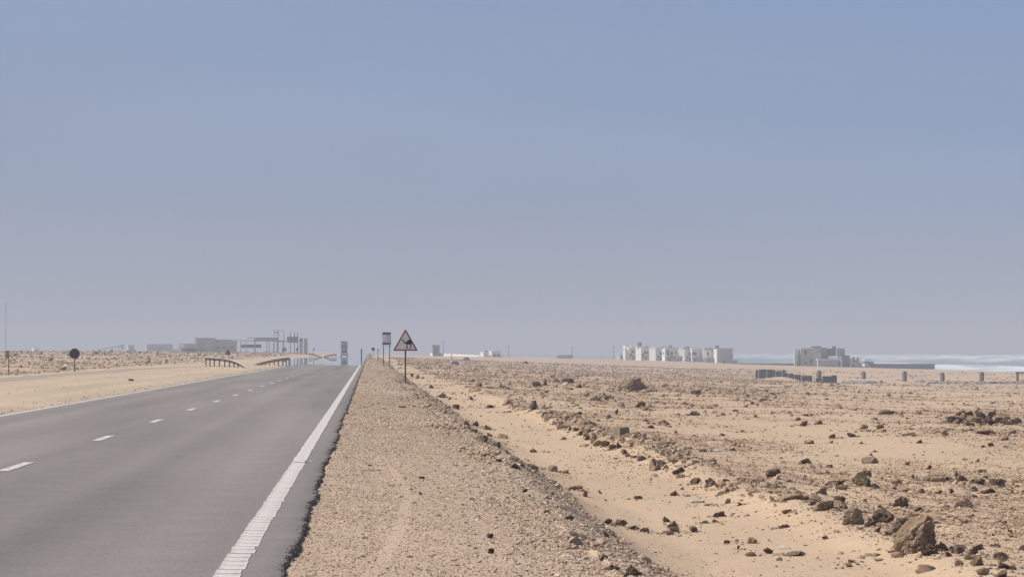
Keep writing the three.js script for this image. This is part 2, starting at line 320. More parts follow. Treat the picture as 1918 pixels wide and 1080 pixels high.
// ---------------------------------------------------------------- stones
function rockGeo(s, detail, { planes = 11, rough = .06, flat = 1, cut = [.5, .85], tint = [1, 1, 1], lichen = 0, faces = [], strata = 0 } = {}) {
  const keep = seed; seed = s * 7919 + 13;
  let g = new THREE.IcosahedronGeometry(1, detail); g.deleteAttribute('uv'); g.deleteAttribute('normal'); g = mergeVertices(g, 1e-4);
  const p = g.attributes.position, ps = [], v = new THREE.Vector3();
  for (let i = 0; i < planes; i++) ps.push([new THREE.Vector3(gauss(), gauss() * .9, gauss()).normalize(), rr(...cut)]);
  for (const [x, y, z, o] of faces) ps.push([new THREE.Vector3(x, y, z).normalize(), o]);
  for (let i = 0; i < p.count; i++) {
    v.fromBufferAttribute(p, i);
    v.multiplyScalar(1 + .28 * noise3(v.x * 1.3 + s, v.y * 1.3, v.z * 1.3 + 20));
    for (const [n, o] of ps) { const t = v.dot(n) - o; if (t > 0) v.addScaledVector(n, -t * .93); }
    const w = .35 * noise3(v.x * 2 + s, v.y * 2, v.z * 2 + 80), rid = (f, o) => Math.abs(noise3(v.x * f + w + s, v.y * f * 1.3 + w, v.z * f + o));
    v.multiplyScalar(1 + rough * (.9 - 2.4 * (1 - Math.min(1, 2.2 * rid(2.3, 40))) * .5 + .9 * noise3(v.x * 5 + s, v.y * 6, v.z * 5 + 44)) - rough * .8 * (1 - Math.min(1, 2.6 * rid(5.5, 60))) + rough * .5 * noise3(v.x * 13, v.y * 13 + s, v.z * 13 + 70));
    if (strata) { const q = v.x * .75 - v.y * .9 + .25 * v.z + .25 * noise3(v.x * 2, v.y * 2, v.z * 2 + 15); v.multiplyScalar(1 - strata * Math.pow(1 - Math.min(1, 2.2 * Math.abs(noise(q * 3.2 + s, 4.4))), 2) - strata * .5 * Math.pow(1 - Math.min(1, 2 * Math.abs(noise(q * 9 + s, 1.4))), 2)); }
    p.setXYZ(i, v.x, v.y * flat, v.z);
  }
  g.computeBoundingBox(); const b = g.boundingBox; g.translate(-(b.min.x + b.max.x) / 2, -b.min.y, -(b.min.z + b.max.z) / 2); g.scale(1 / (b.max.x - b.min.x), 1 / (b.max.y - b.min.y), 1 / (b.max.z - b.min.z));
  g = detail > 1 ? toCreasedNormals(g, .55) : g.toNonIndexed(); if (detail <= 1) g.computeVertexNormals();
  const q = g.attributes.position, col = new Float32Array(q.count * 3);
  for (let i = 0; i < q.count; i++) {
    const x = q.getX(i), y = q.getY(i), z = q.getZ(i), t = noise3(x * 5 + s, y * 7, z * 5 + 10), u = noise3(x * 13, y * 17 + s, z * 13 + 30), f = 1 + .22 * t + .16 * u, li = lichen * smooth(.0, .5, t + .3 * u);
    col.set([tint[0] * f * (1 - .35 * li), tint[1] * f * (1 - .05 * li), tint[2] * f * (1 - .4 * li)], i * 3);
  }
  g.setAttribute('color', new THREE.BufferAttribute(col, 3));
  const ruv = new Float32Array(q.count * 2); for (let i = 0; i < q.count; i++) ruv.set([q.getX(i) * .5 + q.getZ(i) * .3, q.getY(i) * .45 + q.getZ(i) * .2 + s * .1], i * 2); g.setAttribute('uv', new THREE.BufferAttribute(ruv, 2));
  seed = keep; return g;
}
const BROWN = [.30, .212, .142], PALE = [.42, .31, .212], DARK = [.180, .124, .085], MID = [.245, .170, .115];
const rockMat = new THREE.MeshStandardMaterial({ vertexColors: true, map: rockMap, bumpMap: soilBump, bumpScale: .010, roughness: .95 }), pebbleMat = new THREE.MeshStandardMaterial({ vertexColors: true, roughness: .95 });
const shapes = { mid: [], dark: [], pale: [], flat: [] };
for (let k = 0; k < 7; k++) { shapes.mid.push(rockGeo(20 + k, 9, { tint: k % 2 ? BROWN : MID, rough: .13, planes: 14, cut: [.35, .8] })); shapes.dark.push(rockGeo(40 + k, 9, { tint: DARK, rough: .15, planes: 16, cut: [.35, .8] })); shapes.pale.push(rockGeo(60 + k, 9, { tint: PALE, rough: .10, planes: 12, cut: [.4, .8] })); shapes.flat.push(rockGeo(80 + k, 9, { tint: k % 2 ? BROWN : MID, rough: .10, planes: 16, cut: [.3, .75] })); }
// a rock whose foot, width and height are read off the photograph; it stands on the land where that sight line meets it
let rockCount = 0; const placed = [];
function rock(px, py, w, h, kind, label, group, geo, lift = 0, turn) {
  const g = ground(px, py), s = g.d / FOC, wm = w * s, hm = h * s * 1.4 + .012, list = shapes[kind] || shapes.mid;
  const m = mesh(kind === 'flat' ? 'flat_stone' : wm > .45 ? 'boulder' : 'stone', geo || list[(hash(rockCount, 77) * list.length) | 0], rockMat);
  m.scale.set(wm * 1.06, hm, Math.min(wm, .9) * (.75 + .4 * hash(rockCount, 78)));
  m.rotation.set(geo ? 0 : .16 * (hash(rockCount, 79) - .5), turn ?? (geo ? 0 : (hash(rockCount, 80) - .5) * 1.3 + (hash(rockCount, 81) > .5 ? Math.PI : 0)), geo ? 0 : .16 * (hash(rockCount, 82) - .5));
  m.position.set(g.x, g.y - .27 * hm + lift * s, -g.d - m.scale.z * .4);
  tag(m, label, wm > .45 ? 'boulder' : 'stone', group);
  placed.push([g.x, g.d + m.scale.z * .4, wm]);
  rockCount++; return m;
}
// the ones that can be told apart by their look
{
  const big = rockGeo(301, 34, { tint: [.30, .212, .142], rough: .075, planes: 4, cut: [.7, .9], strata: .10, faces: [[1, .05, .35, .52], [.75, -.35, .5, .62], [-.62, .70, .30, .50], [-.35, .30, .85, .55], [.15, .2, 1, .60], [.25, 1, .1, .80], [-.9, .1, .3, .80], [.5, .8, .4, .82], [0, 0, -1, .6]] });
  rock(1723, 1033, 80, 65, 'mid', 'largest tan boulder leaning up out of the sand', null, big, 0, 0);
  rock(1187, 733, 54, 25, 'pale', 'large weathered boulder alone on the far stony plain', null, rockGeo(302, 16, { tint: [.28, .205, .145], rough: .13, planes: 16 }));
  const post = rockGeo(303, 16, { tint: [.15, .108, .085], rough: .11, planes: 12 }); { const p = post.attributes.position; for (let i = 0; i < p.count; i++) { const y = p.getY(i); p.setX(i, p.getX(i) * (1.05 - .55 * y) + .28 * y); } post.computeVertexNormals(); }
  rock(997, 769, 17, 19, 'dark', 'dark pointed stone standing upright at the edge of the sand track', null, post);
  rock(1616, 917, 34, 27, 'mid', 'rounded boulder with greenish lichen beside the sand track', null, rockGeo(304, 20, { tint: [.26, .20, .135], rough: .15, planes: 8, lichen: .55 }));
  rock(1601, 983, 40, 32, 'pale', 'smooth pale boulder with an undercut foot near the largest boulder', null, rockGeo(305, 20, { tint: [.40, .295, .205], rough: .08, planes: 9 }));
  rock(1450, 901, 25, 14, 'dark', 'squat dark rock carrying a tilted slab', null, rockGeo(306, 14, { tint: [.15, .105, .078], rough: .11 }));
  const slab = rock(1450, 901, 26, 9, 'flat', 'dark tilted slab balanced on a squat rock', null, rockGeo(307, 12, { tint: [.2, .14, .10], rough: .05, planes: 16, cut: [.4, .75] }), 13.2);
  slab.rotation.set(.12, .25, .10);
  // weathered concrete block that throws a long shadow
  const g = ground(1165, 820), s = g.d / FOC, blk = new THREE.BoxGeometry(1, 1, 1, 14, 14, 14), p = blk.attributes.position, v = new THREE.Vector3(), col = [];
  for (let i = 0; i < p.count; i++) { v.fromBufferAttribute(p, i); const e = Math.max(0, v.length() - .68); v.multiplyScalar(1 - .5 * e + .05 * noise3(v.x * 4, v.y * 4, v.z * 4 + 9) + .03 * noise3(v.x * 12, v.y * 12, v.z * 12 + 5)); p.setXYZ(i, v.x * (1 + .1 * v.y), v.y + .5, v.z); const f = 1 + .2 * noise3(v.x * 6, v.y * 6, v.z * 6 + 3); col.push(.36 * f, .29 * f, .20 * f); }
  blk.setAttribute('color', new THREE.Float32BufferAttribute(col, 3)); const b2 = toCreasedNormals(blk, .6);
  const o = mesh('stone_block', b2, rockMat); o.scale.set(22 * s, 23 * s, 24 * s); o.position.set(g.x, g.y - .03, -g.d - .15); o.rotation.y = .5;
  tag(o, 'squared yellowish stone block throwing a long shadow on the sand', 'stone block');
}
const L = {
  foot: ['stone clustered round the largest boulder', 'stones around the largest boulder'],
  ridge: ['stone on the sand track bank', 'stones along the bank of the sand track'],
  row: ['stone in the row edging the sand track', 'row of stones edging the sand track'],
  edge: ['stone on the gravel shoulder edge', 'stones on the edge of the gravel shoulder'],
  sand: ['lone stone on the bare sand track', 'lone stones on the sand track'],
  plain: ['stone on the sandy plain', 'stones scattered on the plain'],
  flats: ['stone of the low outcrop', 'flat outcrop stones'],
  pile: ['rock in the heap on the plain', 'heap of rocks on the plain'],
};
const LOOK = { mid: 'brown', dark: 'dark', pale: 'pale tan', flat: 'flat' };
const LANDMARKS = [['near the stone block', 1165, 820], ['near the upright pointed stone', 997, 769], ['near the weathered boulder', 1187, 733], ['near the heap of rocks', 1845, 800], ['near the lichen boulder', 1616, 917], ['near the balanced slab', 1450, 901], ['near the outcrop', 1815, 912], ['near the bottle', 1307, 941], ['near the camel sign', 759, 716]];
const nearest = (px, py) => { let b = '', m = 75; for (const [t, x, y] of LANDMARKS) { const q = Math.hypot(px - x, 2 * (py - y)); if (q < m) { m = q; b = ' ' + t; } } return b; };
const named = (key, k, w, px, py) => [`${w < 11 ? 'small ' : w > 22 ? 'large ' : ''}${LOOK[k]} ${L[key][0]}${px ? nearest(px, py) : ''}`, L[key][1]];
const put = (key, kind, list) => list.forEach(([px, py, w, h, k]) => rock(px, py, w, h, k || kind, ...named(key, k || kind, w, px, py)));
put('foot', 'mid', [[1750, 1037, 28, 17, 'dark'], [1682, 998, 30, 21], [1661, 979, 38, 26, 'dark'], [1633, 987, 23, 12, 'dark'], [1695, 986, 27, 16, 'dark'], [1722, 958, 18, 8, 'dark'], [1690, 951, 27, 20], [1628, 967, 15, 10], [1680, 1010, 16, 12, 'pale'], [1801, 986, 28, 13, 'flat'], [1797, 1036, 23, 12], [1829, 1038, 34, 16], [1833, 1060, 23, 16], [1882, 1065, 28, 11, 'dark'], [1878, 1048, 30, 12], [1846, 1075, 23, 10, 'flat'], [1799, 1060, 18, 10, 'pale'], [1895, 1004, 18, 12], [1880, 1079, 22, 10], [1815, 1048, 16, 9, 'pale'], [1740, 968, 14, 9, 'dark'], [1700, 1031, 22, 14], [1714, 1037, 16, 9, 'pale'], [1768, 1030, 20, 15], [1737, 1041, 22, 11, 'dark'], [1688, 1020, 19, 14], [1778, 1041, 14, 8], [1667, 1003, 16, 9, 'flat'], [1645, 996, 13, 8], [1710, 970, 17, 8]]);
put('ridge', 'mid', [[1575, 958, 34, 20], [1546, 957, 38, 20], [1575, 942, 22, 12, 'dark'], [1622, 894, 25, 13], [1571, 914, 46, 14, 'flat'], [1581, 921, 28, 9, 'dark'], [1541, 930, 24, 17], [1533, 891, 25, 6, 'flat'], [1425, 907, 25, 11], [1410, 905, 17, 9, 'pale'], [1472, 908, 23, 10], [1484, 938, 40, 13, 'pale'], [1495, 928, 21, 10], [1476, 962, 21, 7, 'flat'], [1331, 910, 24, 15, 'dark'], [1305, 905, 21, 10, 'dark'], [1345, 912, 10, 8], [1360, 902, 18, 5, 'flat'], [1392, 903, 16, 7], [1440, 912, 16, 8], [1458, 910, 14, 9, 'pale'], [1510, 936, 16, 8], [1525, 948, 15, 9]]);
put('row', 'mid', [[1273, 886, 28, 11, 'dark'], [1244, 871, 21, 10], [1205, 863, 20, 8], [1226, 867, 14, 8], [1190, 859, 13, 6], [1177, 856, 12, 6, 'pale'], [1277, 895, 18, 6], [1113, 830, 12, 17], [1122, 834, 22, 11, 'pale'], [1135, 836, 17, 11], [1148, 842, 15, 10], [1160, 840, 11, 12, 'dark'], [1172, 850, 13, 8], [1100, 824, 12, 9], [1090, 815, 13, 9], [1080, 808, 13, 8, 'dark'], [1052, 803, 15, 10], [1068, 806, 9, 6], [1104, 812, 9, 9, 'dark'], [1040, 795, 11, 6], [1030, 786, 11, 7], [1048, 779, 27, 9], [1085, 777, 12, 7, 'dark'], [1020, 778, 10, 6], [1072, 790, 12, 6]]);
put('edge', 'dark', [[873, 800, 20, 13], [891, 798, 13, 10], [903, 826, 19, 11, 'mid'], [886, 812, 18, 8], [913, 805, 16, 9, 'mid'], [917, 818, 14, 8], [830, 745, 14, 10], [843, 748, 7, 5], [965, 880, 21, 11], [978, 876, 15, 10, 'mid'], [935, 866, 14, 7, 'mid'], [1035, 882, 20, 11, 'pale'], [1060, 886, 14, 6, 'mid'], [1081, 918, 24, 8, 'mid'], [1096, 930, 11, 11, 'pale'], [1066, 974, 21, 8], [1075, 988, 17, 7], [1137, 981, 21, 9, 'mid'], [1165, 986, 27, 13, 'mid'], [1184, 992, 17, 7, 'mid'], [1208, 998, 17, 9, 'mid'], [1136, 1007, 18, 10], [1185, 1082, 46, 22], [1130, 1050, 18, 9, 'mid'], [1150, 1068, 24, 9], [1040, 955, 14, 7, 'mid'], [1025, 962, 13, 6], [985, 922, 12, 6], [910, 855, 24, 5, 'flat'], [930, 838, 15, 9, 'mid'], [950, 850, 14, 8, 'mid'], [855, 766, 13, 9], [808, 727, 10, 7], [782, 709, 7, 8], [772, 706, 6, 7], [918, 1008, 12, 8], [919, 1036, 12, 8], [790, 898, 12, 5], [788, 927, 8, 5]]);
put('sand', 'mid', [[1264, 928, 17, 9, 'dark'], [1196, 934, 17, 5, 'flat'], [1366, 944, 11, 10, 'dark'], [1332, 948, 22, 4, 'flat'], [1262, 988, 21, 12], [1263, 998, 23, 11, 'dark'], [1253, 1003, 23, 6, 'flat'], [1250, 977, 13, 9], [1300, 998, 18, 12], [1348, 968, 24, 9], [1323, 982, 13, 6, 'dark'], [1343, 979, 14, 6], [1410, 1018, 19, 11, 'pale'], [1442, 1035, 19, 8, 'dark'], [1487, 1043, 42, 9], [1472, 990, 20, 7, 'flat'], [1363, 1018, 11, 6], [1384, 1028, 7, 6], [882, 749, 9, 7], [917, 764, 13, 6, 'dark'], [953, 773, 15, 4, 'flat'], [1000, 847, 15, 6, 'flat'], [1057, 823, 8, 5], [1355, 926, 16, 6, 'pale'], [1388, 946, 12, 5], [1547, 1010, 10, 6], [1590, 1062, 17, 5, 'flat'], [1598, 1054, 16, 5]]);
put('plain', 'mid', [[1306, 739, 20, 9, 'dark'], [1304, 778, 18, 8, 'dark'], [1197, 763, 22, 12], [1143, 749, 18, 9, 'dark'], [1142, 785, 10, 9, 'dark'], [1334, 830, 17, 8, 'dark'], [1254, 834, 13, 7], [1374, 845, 14, 6, 'dark'], [1304, 867, 17, 5, 'flat'], [1155, 775, 9, 9], [1116, 751, 20, 9, 'dark'], [1248, 796, 26, 9], [1220, 802, 14, 6, 'dark'], [1268, 813, 9, 7], [1210, 768, 15, 6], [1293, 841, 9, 5], [1355, 816, 12, 5], [1395, 810, 14, 5], [897, 726, 13, 10, 'dark'], [942, 729, 22, 8, 'dark'], [1006, 724, 18, 11, 'dark'], [1022, 722, 8, 10, 'dark'], [970, 716, 7, 6, 'dark'], [1066, 718, 22, 10, 'dark'], [1085, 726, 14, 7, 'dark'], [1045, 716, 12, 8], [1165, 727, 13, 11, 'dark'], [1410, 757, 10, 6, 'dark'], [1383, 751, 8, 6, 'dark'], [1416, 781, 10, 5], [1508, 798, 14, 10, 'dark'], [1533, 795, 16, 8], [1560, 822, 14, 10], [1597, 819, 18, 9, 'dark'], [1621, 808, 28, 4, 'flat'], [1709, 816, 24, 6, 'flat'], [1711, 806, 15, 5], [1724, 830, 13, 7, 'dark'], [1761, 814, 10, 7], [1803, 811, 10, 8], [1784, 808, 13, 6], [1822, 809, 12, 6], [1858, 836, 13, 7, 'dark'], [1843, 838, 8, 4], [1853, 817, 44, 12, 'flat'], [1885, 824, 17, 8], [1666, 776, 32, 9, 'flat'], [1511, 869, 24, 10, 'dark'], [1702, 871, 9, 5], [1742, 878, 10, 7], [1832, 865, 8, 5], [1558, 830, 9, 5], [1615, 831, 8, 4], [1633, 853, 6, 4], [1640, 847, 7, 4], [1617, 862, 9, 4], [1555, 875, 13, 5], [1553, 887, 11, 5], [1648, 795, 8, 5], [1685, 793, 8, 5], [1640, 786, 13, 4, 'flat'], [1776, 794, 12, 5], [1510, 779, 12, 4], [1722, 775, 14, 5], [1754, 784, 9, 4], [1840, 884, 20, 5, 'flat'], [1738, 940, 11, 7], [1763, 923, 9, 6, 'dark'], [1727, 922, 12, 7], [1700, 922, 18, 5, 'flat'], [1680, 908, 19, 9, 'pale'], [1785, 922, 10, 6], [1703, 868, 9, 4], [1775, 951, 11, 5, 'pale'], [1790, 943, 20, 5, 'flat'], [1885, 940, 16, 4, 'flat'], [1873, 988, 24, 5, 'flat'], [1897, 995, 14, 6], [1862, 1006, 6, 6, 'dark']]);
put('flats', 'flat', [[1745, 903, 30, 14], [1775, 902, 32, 12, 'dark'], [1806, 910, 30, 26, 'mid'], [1831, 915, 36, 18, 'dark'], [1872, 911, 32, 14, 'dark'], [1854, 926, 26, 11, 'dark'], [1814, 943, 17, 10, 'dark'], [1827, 935, 17, 9], [1845, 897, 16, 8, 'pale'], [1893, 918, 15, 8], [1902, 905, 14, 7]]);
{
  const zone = [[1390, 330, 100, 40, 'dark'], [1460, 330, 70, 40, 'dark'], [1420, 360, 100, 45, 'pale'], [1555, 365, 95, 58, 'dark'], [1650, 350, 100, 50, 'pale'], [1620, 405, 95, 60, 'dark'], [1370, 395, 85, 45, 'pale'], [1465, 455, 100, 40], [1640, 430, 70, 35, 'dark'], [1530, 415, 85, 45, 'pale'], [1750, 395, 105, 60, 'pale'], [1785, 458, 75, 42, 'dark'], [1700, 420, 100, 50], [1300, 398, 75, 38, 'dark'], [1480, 395, 90, 45, 'pale'], [1590, 430, 80, 40], [1830, 440, 90, 45], [1880, 410, 80, 35], [1350, 420, 60, 30]];
  const front = ground(1845, 800), X0 = front.x;
  zone.forEach(([a, b, w, h, k]) => {                                      // heaped: each sits on the heap's own rise
    const px = 1500 + a * .218, lift = Math.max(0, (470 - b) * .218 * .62), kk = k === 'dark' ? 'dark' : 'mid', m = rock(px, 800 - Math.max(0, (470 - b) * .218 * .38), w * .218, h * .23, kk, ...named('pile', kk, w * .218));
    m.position.y += lift * front.d / FOC * .62;
  });
}
rock(118, 692.5, 12, 5, 'dark', 'low dark stone left of the round sign beyond the side road', null);
rock(245, 713, 11, 4, 'dark', 'dark lump lying alone on the sandy strip left of the road', null);
// further stones picked at random, sparse on the sand and dense on the bank
let tries = 0;
while (rockCount < 292 && tries++ < 4000) {
  const d = 34 * Math.pow(7, rnd()), x = rr(6.4, .2 * d), s = stony(x, d); if (x < 6.4 || rnd() > s) continue;
  const k = ['mid', 'mid', 'dark', 'pale', 'flat'][(rnd() * 5) | 0], w = Math.exp(rr(-2.4, -1.2)) * (.7 + d / 200), list = shapes[k], m = mesh(k === 'flat' ? 'flat_stone' : 'stone', list[(rnd() * 7) | 0], rockMat);
  m.scale.set(w, w * rr(.35, .65) * (k === 'flat' ? .6 : 1), w * rr(.6, 1)); m.rotation.y = rr(0, 6.28); m.position.set(x, land(x, d) - .02, -d); tag(m, `${LOOK[k]} stone strewn among others on the sandy plain`, 'stone', L.plain[1]); rockCount++;
}
// countless small stones
const pebbleGeos = [0, 1, 2, 3, 4, 5].map(k => rockGeo(500 + k, k < 3 ? 1 : 2, { planes: 11, rough: .14, cut: [.35, .8] }));
function scatter(name, label, category, list) {                             // list of [x, y, d, width, height, colour]
  const root = new THREE.Group(); root.name = name; scene.add(root); tag(root, label, category, null, 'stuff');
  const by = pebbleGeos.map(() => []); list.forEach((e, i) => by[i % by.length].push(e));
  const q = new THREE.Quaternion(), e = new THREE.Euler(), m = new THREE.Matrix4(), p = new THREE.Vector3(), s = new THREE.Vector3(), c = new THREE.Color();
  by.forEach((l, k) => {
    const im = new THREE.InstancedMesh(pebbleGeos[k], pebbleMat, l.length); im.name = 'small_stones'; im.userData.kind = 'stuff'; im.castShadow = im.receiveShadow = true;
    l.forEach(([x, y, d, w, h, t], i) => { e.set(.35 * gauss(), rnd() * 6.28, .35 * gauss()); q.setFromEuler(e); m.compose(p.set(x, y, -d), q, s.set(w, h, w * rr(.6, 1))); im.setMatrixAt(i, m); im.setColorAt(i, c.setRGB(...t)); });
    root.add(im);
  });
}
const tone = base => { const r = rnd(), f = r < .14 ? .55 : r > .95 ? 1.35 : rr(.75, 1.12), w = rr(-.03, .03); return [base[0] * f * (1 + w), base[1] * f, base[2] * f * (1 - w)]; };
// tyre track that swings across the shoulder
const swing = [[738, 876], [760, 903], [770, 935], [764, 975], [743, 1020], [712, 1066], [690, 1095]].map(([a, b]) => ground(a, b));
const onTrack = (x, d) => { for (let i = 0; i < swing.length - 1; i++) { const a = swing[i], b = swing[i + 1]; if (d <= a.d && d >= b.d) { const t = (d - b.d) / (a.d - b.d), c = lerp(b.x, a.x, t); return Math.abs(x - c + .04) < .055; } } return false; };
{
  const list = [];
  const fill = (d0, d1, perM2, w0, w1) => { const n = (d1 - d0) * 3.4 * perM2; for (let i = 0; i < n; i++) { const d = rr(d0, d1), x = rr(EDGE_R + .01, 2.85); const c = crest(d); if (x > c + 1.2) continue; const edgeZone = smooth(c - .75, c - .1, x), f = .55 + .45 * noise(x * 1.3, d * .11); if (rnd() > .5 + .5 * f) continue; const tr = onTrack(x, d); if (tr && rnd() < .7) continue;
    let w = w0 * Math.exp(gauss() * .5) * (1 + .55 * edgeZone); if (rnd() < .012) w *= 2.2; w = Math.min(w, w1); const h = w * rr(.25, .6); list.push([x, surface(x, d) - h * .35, d, w, h, tone([.48, .365, .268])]); } };
  fill(17, 32, 1500, .0095, .06); fill(32, 60, 750, .0125, .08); fill(60, 110, 320, .018, .10); fill(110, 260, 80, .024, .11); fill(260, 700, 8, .05, .2);
  for (let i = 0; i < 9000; i++) { const d = 24 * Math.pow(8, rnd()), c = crest(d); if (rnd() > .25 + 1.3 * noise(d / 3.5, 21.3)) continue; const x = c + .15 + .35 * gauss(), w = Math.min(.2, .03 * Math.exp(gauss() * .65) * (1 + d / 150)), h = w * rr(.3, .7); list.push([x, surface(x, d) - h * .25, d, w, h, tone([.36, .265, .19])]); }
  scatter('roadside_gravel', 'gravel covering the road shoulder', 'gravel', list);
}
{
  const list = [];
  for (let i = 0; i < 520000; i++) {
    const u = rnd(), d = 26 * Math.pow(34, Math.pow(u, .85)), x = rr(2.2, Math.min(.225 * d + 1, 185)); if (x < crest(d) + .7) continue;
    const s = stony(x, d); if (rnd() > (.012 + .98 * Math.pow(s, 1.7)) * (1 - .5 * smooth(180, 420, d))) continue;
    const mid = Math.max(.014, .00023 * d); let w = mid * Math.exp(gauss() * .62); const big = rnd(); if (big < .025) w *= 3; else if (big < .10) w *= 1.8; w = Math.min(w, .6);
    const h = w * rr(.25, .6); list.push([x, surface(x, d) - h * .25, d, w, h, tone([.385, .278, .19])]);
  }
  for (let i = 0; i < 4200; i++) { const d = 44 + 90 * rnd(); if (rnd() > .5 + 1.1 * noise(d / 4.5, 9.3)) continue; const x = 6.12 + .35 * noise(d / 14, 5.5) + .2 * gauss(), w = .04 * Math.exp(gauss() * .6) * (1 + d / 120), h = w * rr(.4, .8); list.push([x, surface(x, d) - h * .2, d, w, h, tone([.33, .24, .17])]); }
  for (let i = 0; i < 150000; i++) { const d = 27 * Math.pow(3.4, rnd()), x = rr(2.6, .225 * d + 1), s = stony(x, d); if (x < crest(d) + .9 || rnd() > .012 + .6 * Math.pow(s, 1.3)) continue; const w = .0135 * Math.exp(gauss() * .45) * (.6 + d / 80), h = w * rr(.35, .7); list.push([x, surface(x, d) - h * .25, d, w, h, tone([.36, .26, .178])]); }
  for (const [X, D, W] of placed) if (X > 2) for (let i = 0; i < 34; i++) {          // broken pieces lying round each rock
    const r = W * (.35 + 1.1 * Math.abs(gauss())), a = rnd() * 6.28, x = X + Math.cos(a) * r * 1.2, d = D + Math.sin(a) * r * 1.8, w = Math.min(.4, W * .16 * Math.exp(gauss() * .6)), h = w * rr(.3, .7);
    list.push([x, surface(x, d) - h * .3, d, w, h, tone([.36, .26, .178])]);
  }
  scatter('plain_stones', 'small stones strewn over the sandy plain', 'stones', list);
}
{
  const list = [];
  for (let i = 0; i < 50000; i++) { const d = 150 * Math.pow(9, rnd()), x = -rr(22, .125 * d + 3); if (x > -21.5) continue; if (rnd() > stony(x, d) * 1.1) continue; let w = Math.max(.045, .00024 * d) * Math.exp(gauss() * .6); if (rnd() < .06) w *= 2.4; w = Math.min(w, 1.1); const h = w * rr(.35, .75); list.push([x, surface(x, d) - h * .2, d, w, h, tone([.40, .30, .22])]); }
  for (let i = 0; i < 4200; i++) { const d = 60 + 280 * rnd(), x = rnd() < .75 ? raggedL(d) - .3 - 1.3 * rnd() * rnd() : rr(-17.5, -9), w = .026 * Math.exp(gauss() * .5), h = w * .5; list.push([x, surface(x, d) - h * .2, d, w, h, tone([.38, .29, .21])]); }
  scatter('stones_beyond_side_road', 'small stones covering the ground beyond the side road', 'stones', list);
}
{
  const list = [];                                                         // broken crumbs of asphalt along the pavement edge
  for (let i = 0; i < 12000; i++) { const d = 16 * Math.pow(9, rnd()), x = ragged(d) + .016 * gauss() - .008, w = .008 * Math.exp(gauss() * .4) * (1 + d / 90), h = w * .7; list.push([x, (x < ragged(d) ? -.004 : -.06 + .04 * rnd()) - h * .3, d, w, h, tone([.20, .172, .155])]); }
  scatter('asphalt_crumbs', 'dark asphalt crumbs along the broken pavement edge', 'rubble', list);
}

// ---------------------------------------------------------------- signs and posts by the road
const steel = M(.30, .27, .25, .6, { metalness: .3 }), rust = M(.14, .085, .065, .85), white = M(.78, .77, .75, .7), black = M(.015, .013, .013, .6), redPaint = M(.30, .035, .035, .6), backPlate = M(.055, .048, .048, .7), concrete = M(.36, .34, .32, .95), cementBlock = M(.15, .14, .14, .95);
const roundTri = (w, h, r) => { const s = new THREE.Shape(), P = [[0, h], [-w / 2, 0], [w / 2, 0]].map(a => new THREE.Vector2(...a)); for (let i = 0; i < 3; i++) { const p = P[i], a = P[(i + 2) % 3], b = P[(i + 1) % 3], p0 = p.clone().lerp(a, r / p.distanceTo(a)), p1 = p.clone().lerp(b, r / p.distanceTo(b)); i ? s.lineTo(p0.x, p0.y) : s.moveTo(p0.x, p0.y); s.quadraticCurveTo(p.x, p.y, p1.x, p1.y); } s.closePath(); return s; };
{
  const d = 147, x = (759.5 - VX) / FOC * d, s = d / FOC, y0 = land(x, d);
  const o = thing('camel_warning_sign', 'red bordered triangular warning sign with a black camel on the shoulder', 'road sign', [x, y0, -d]);
  const top = EYE - (616 - VY) * s - y0, bot = EYE - (656.5 - VY) * s - y0, w = 46.5 * s, h = top - bot;
  mesh('post', box(.075, bot + .75, .035, 0, -.3, -.045), M(.13, .085, .075, .75), o);
  const plate = mesh('plate', new THREE.ExtrudeGeometry(roundTri(w, h, .07), { depth: .012, bevelEnabled: true, bevelSize: .004, bevelThickness: .004, bevelSegments: 2 }).translate(0, bot, -.014), redPaint, o);
  mesh('white_field', new THREE.ExtrudeGeometry(roundTri(w - .215, h - .178, .03), { depth: .004, bevelEnabled: false }).translate(0, bot + .058, .003), M(.80, .77, .76, .7), plate);
  const C = [[-.30, .235], [-.275, .245], [-.235, .250], [-.205, .262], [-.185, .25], [-.18, .21], [-.165, .165], [-.13, .135], [-.085, .155], [-.045, .185], [-.02, .225], [.02, .262], [.05, .268], [.085, .262], [.12, .225], [.14, .18], [.15, .13], [.158, .08], [.165, .03], [.155, .05], [.15, .11], [.14, .09], [.128, .03], [.132, -.02], [.12, -.09], [.125, -.155], [.10, -.165], [.105, -.10], [.098, -.03], [.06, -.165], [.02, -.165], [.05, -.13], [.085, -.04], [.07, .045], [.02, .038], [-.035, .05], [-.032, -.02], [-.03, -.09], [-.028, -.165], [-.055, -.165], [-.055, -.06], [-.06, -.10], [-.075, -.165], [-.115, -.165], [-.085, -.13], [-.075, -.06], [-.072, .0], [-.075, .06], [-.125, .075], [-.175, .10], [-.205, .15], [-.215, .195], [-.235, .215], [-.27, .222]];
  const sh = new THREE.Shape(C.map(([a, b]) => new THREE.Vector2(a * 1.13 + .125, b * 1.0)));
  mesh('camel_figure', new THREE.ExtrudeGeometry(sh, { depth: .003, bevelEnabled: false, curveSegments: 4 }).translate(.005, bot + h * .25, .0095), black, plate);
  for (const yy of [bot + .08, bot + h * .62]) mesh('bracket', box(.2, .03, .02, 0, yy, -.024), steel, o);
}
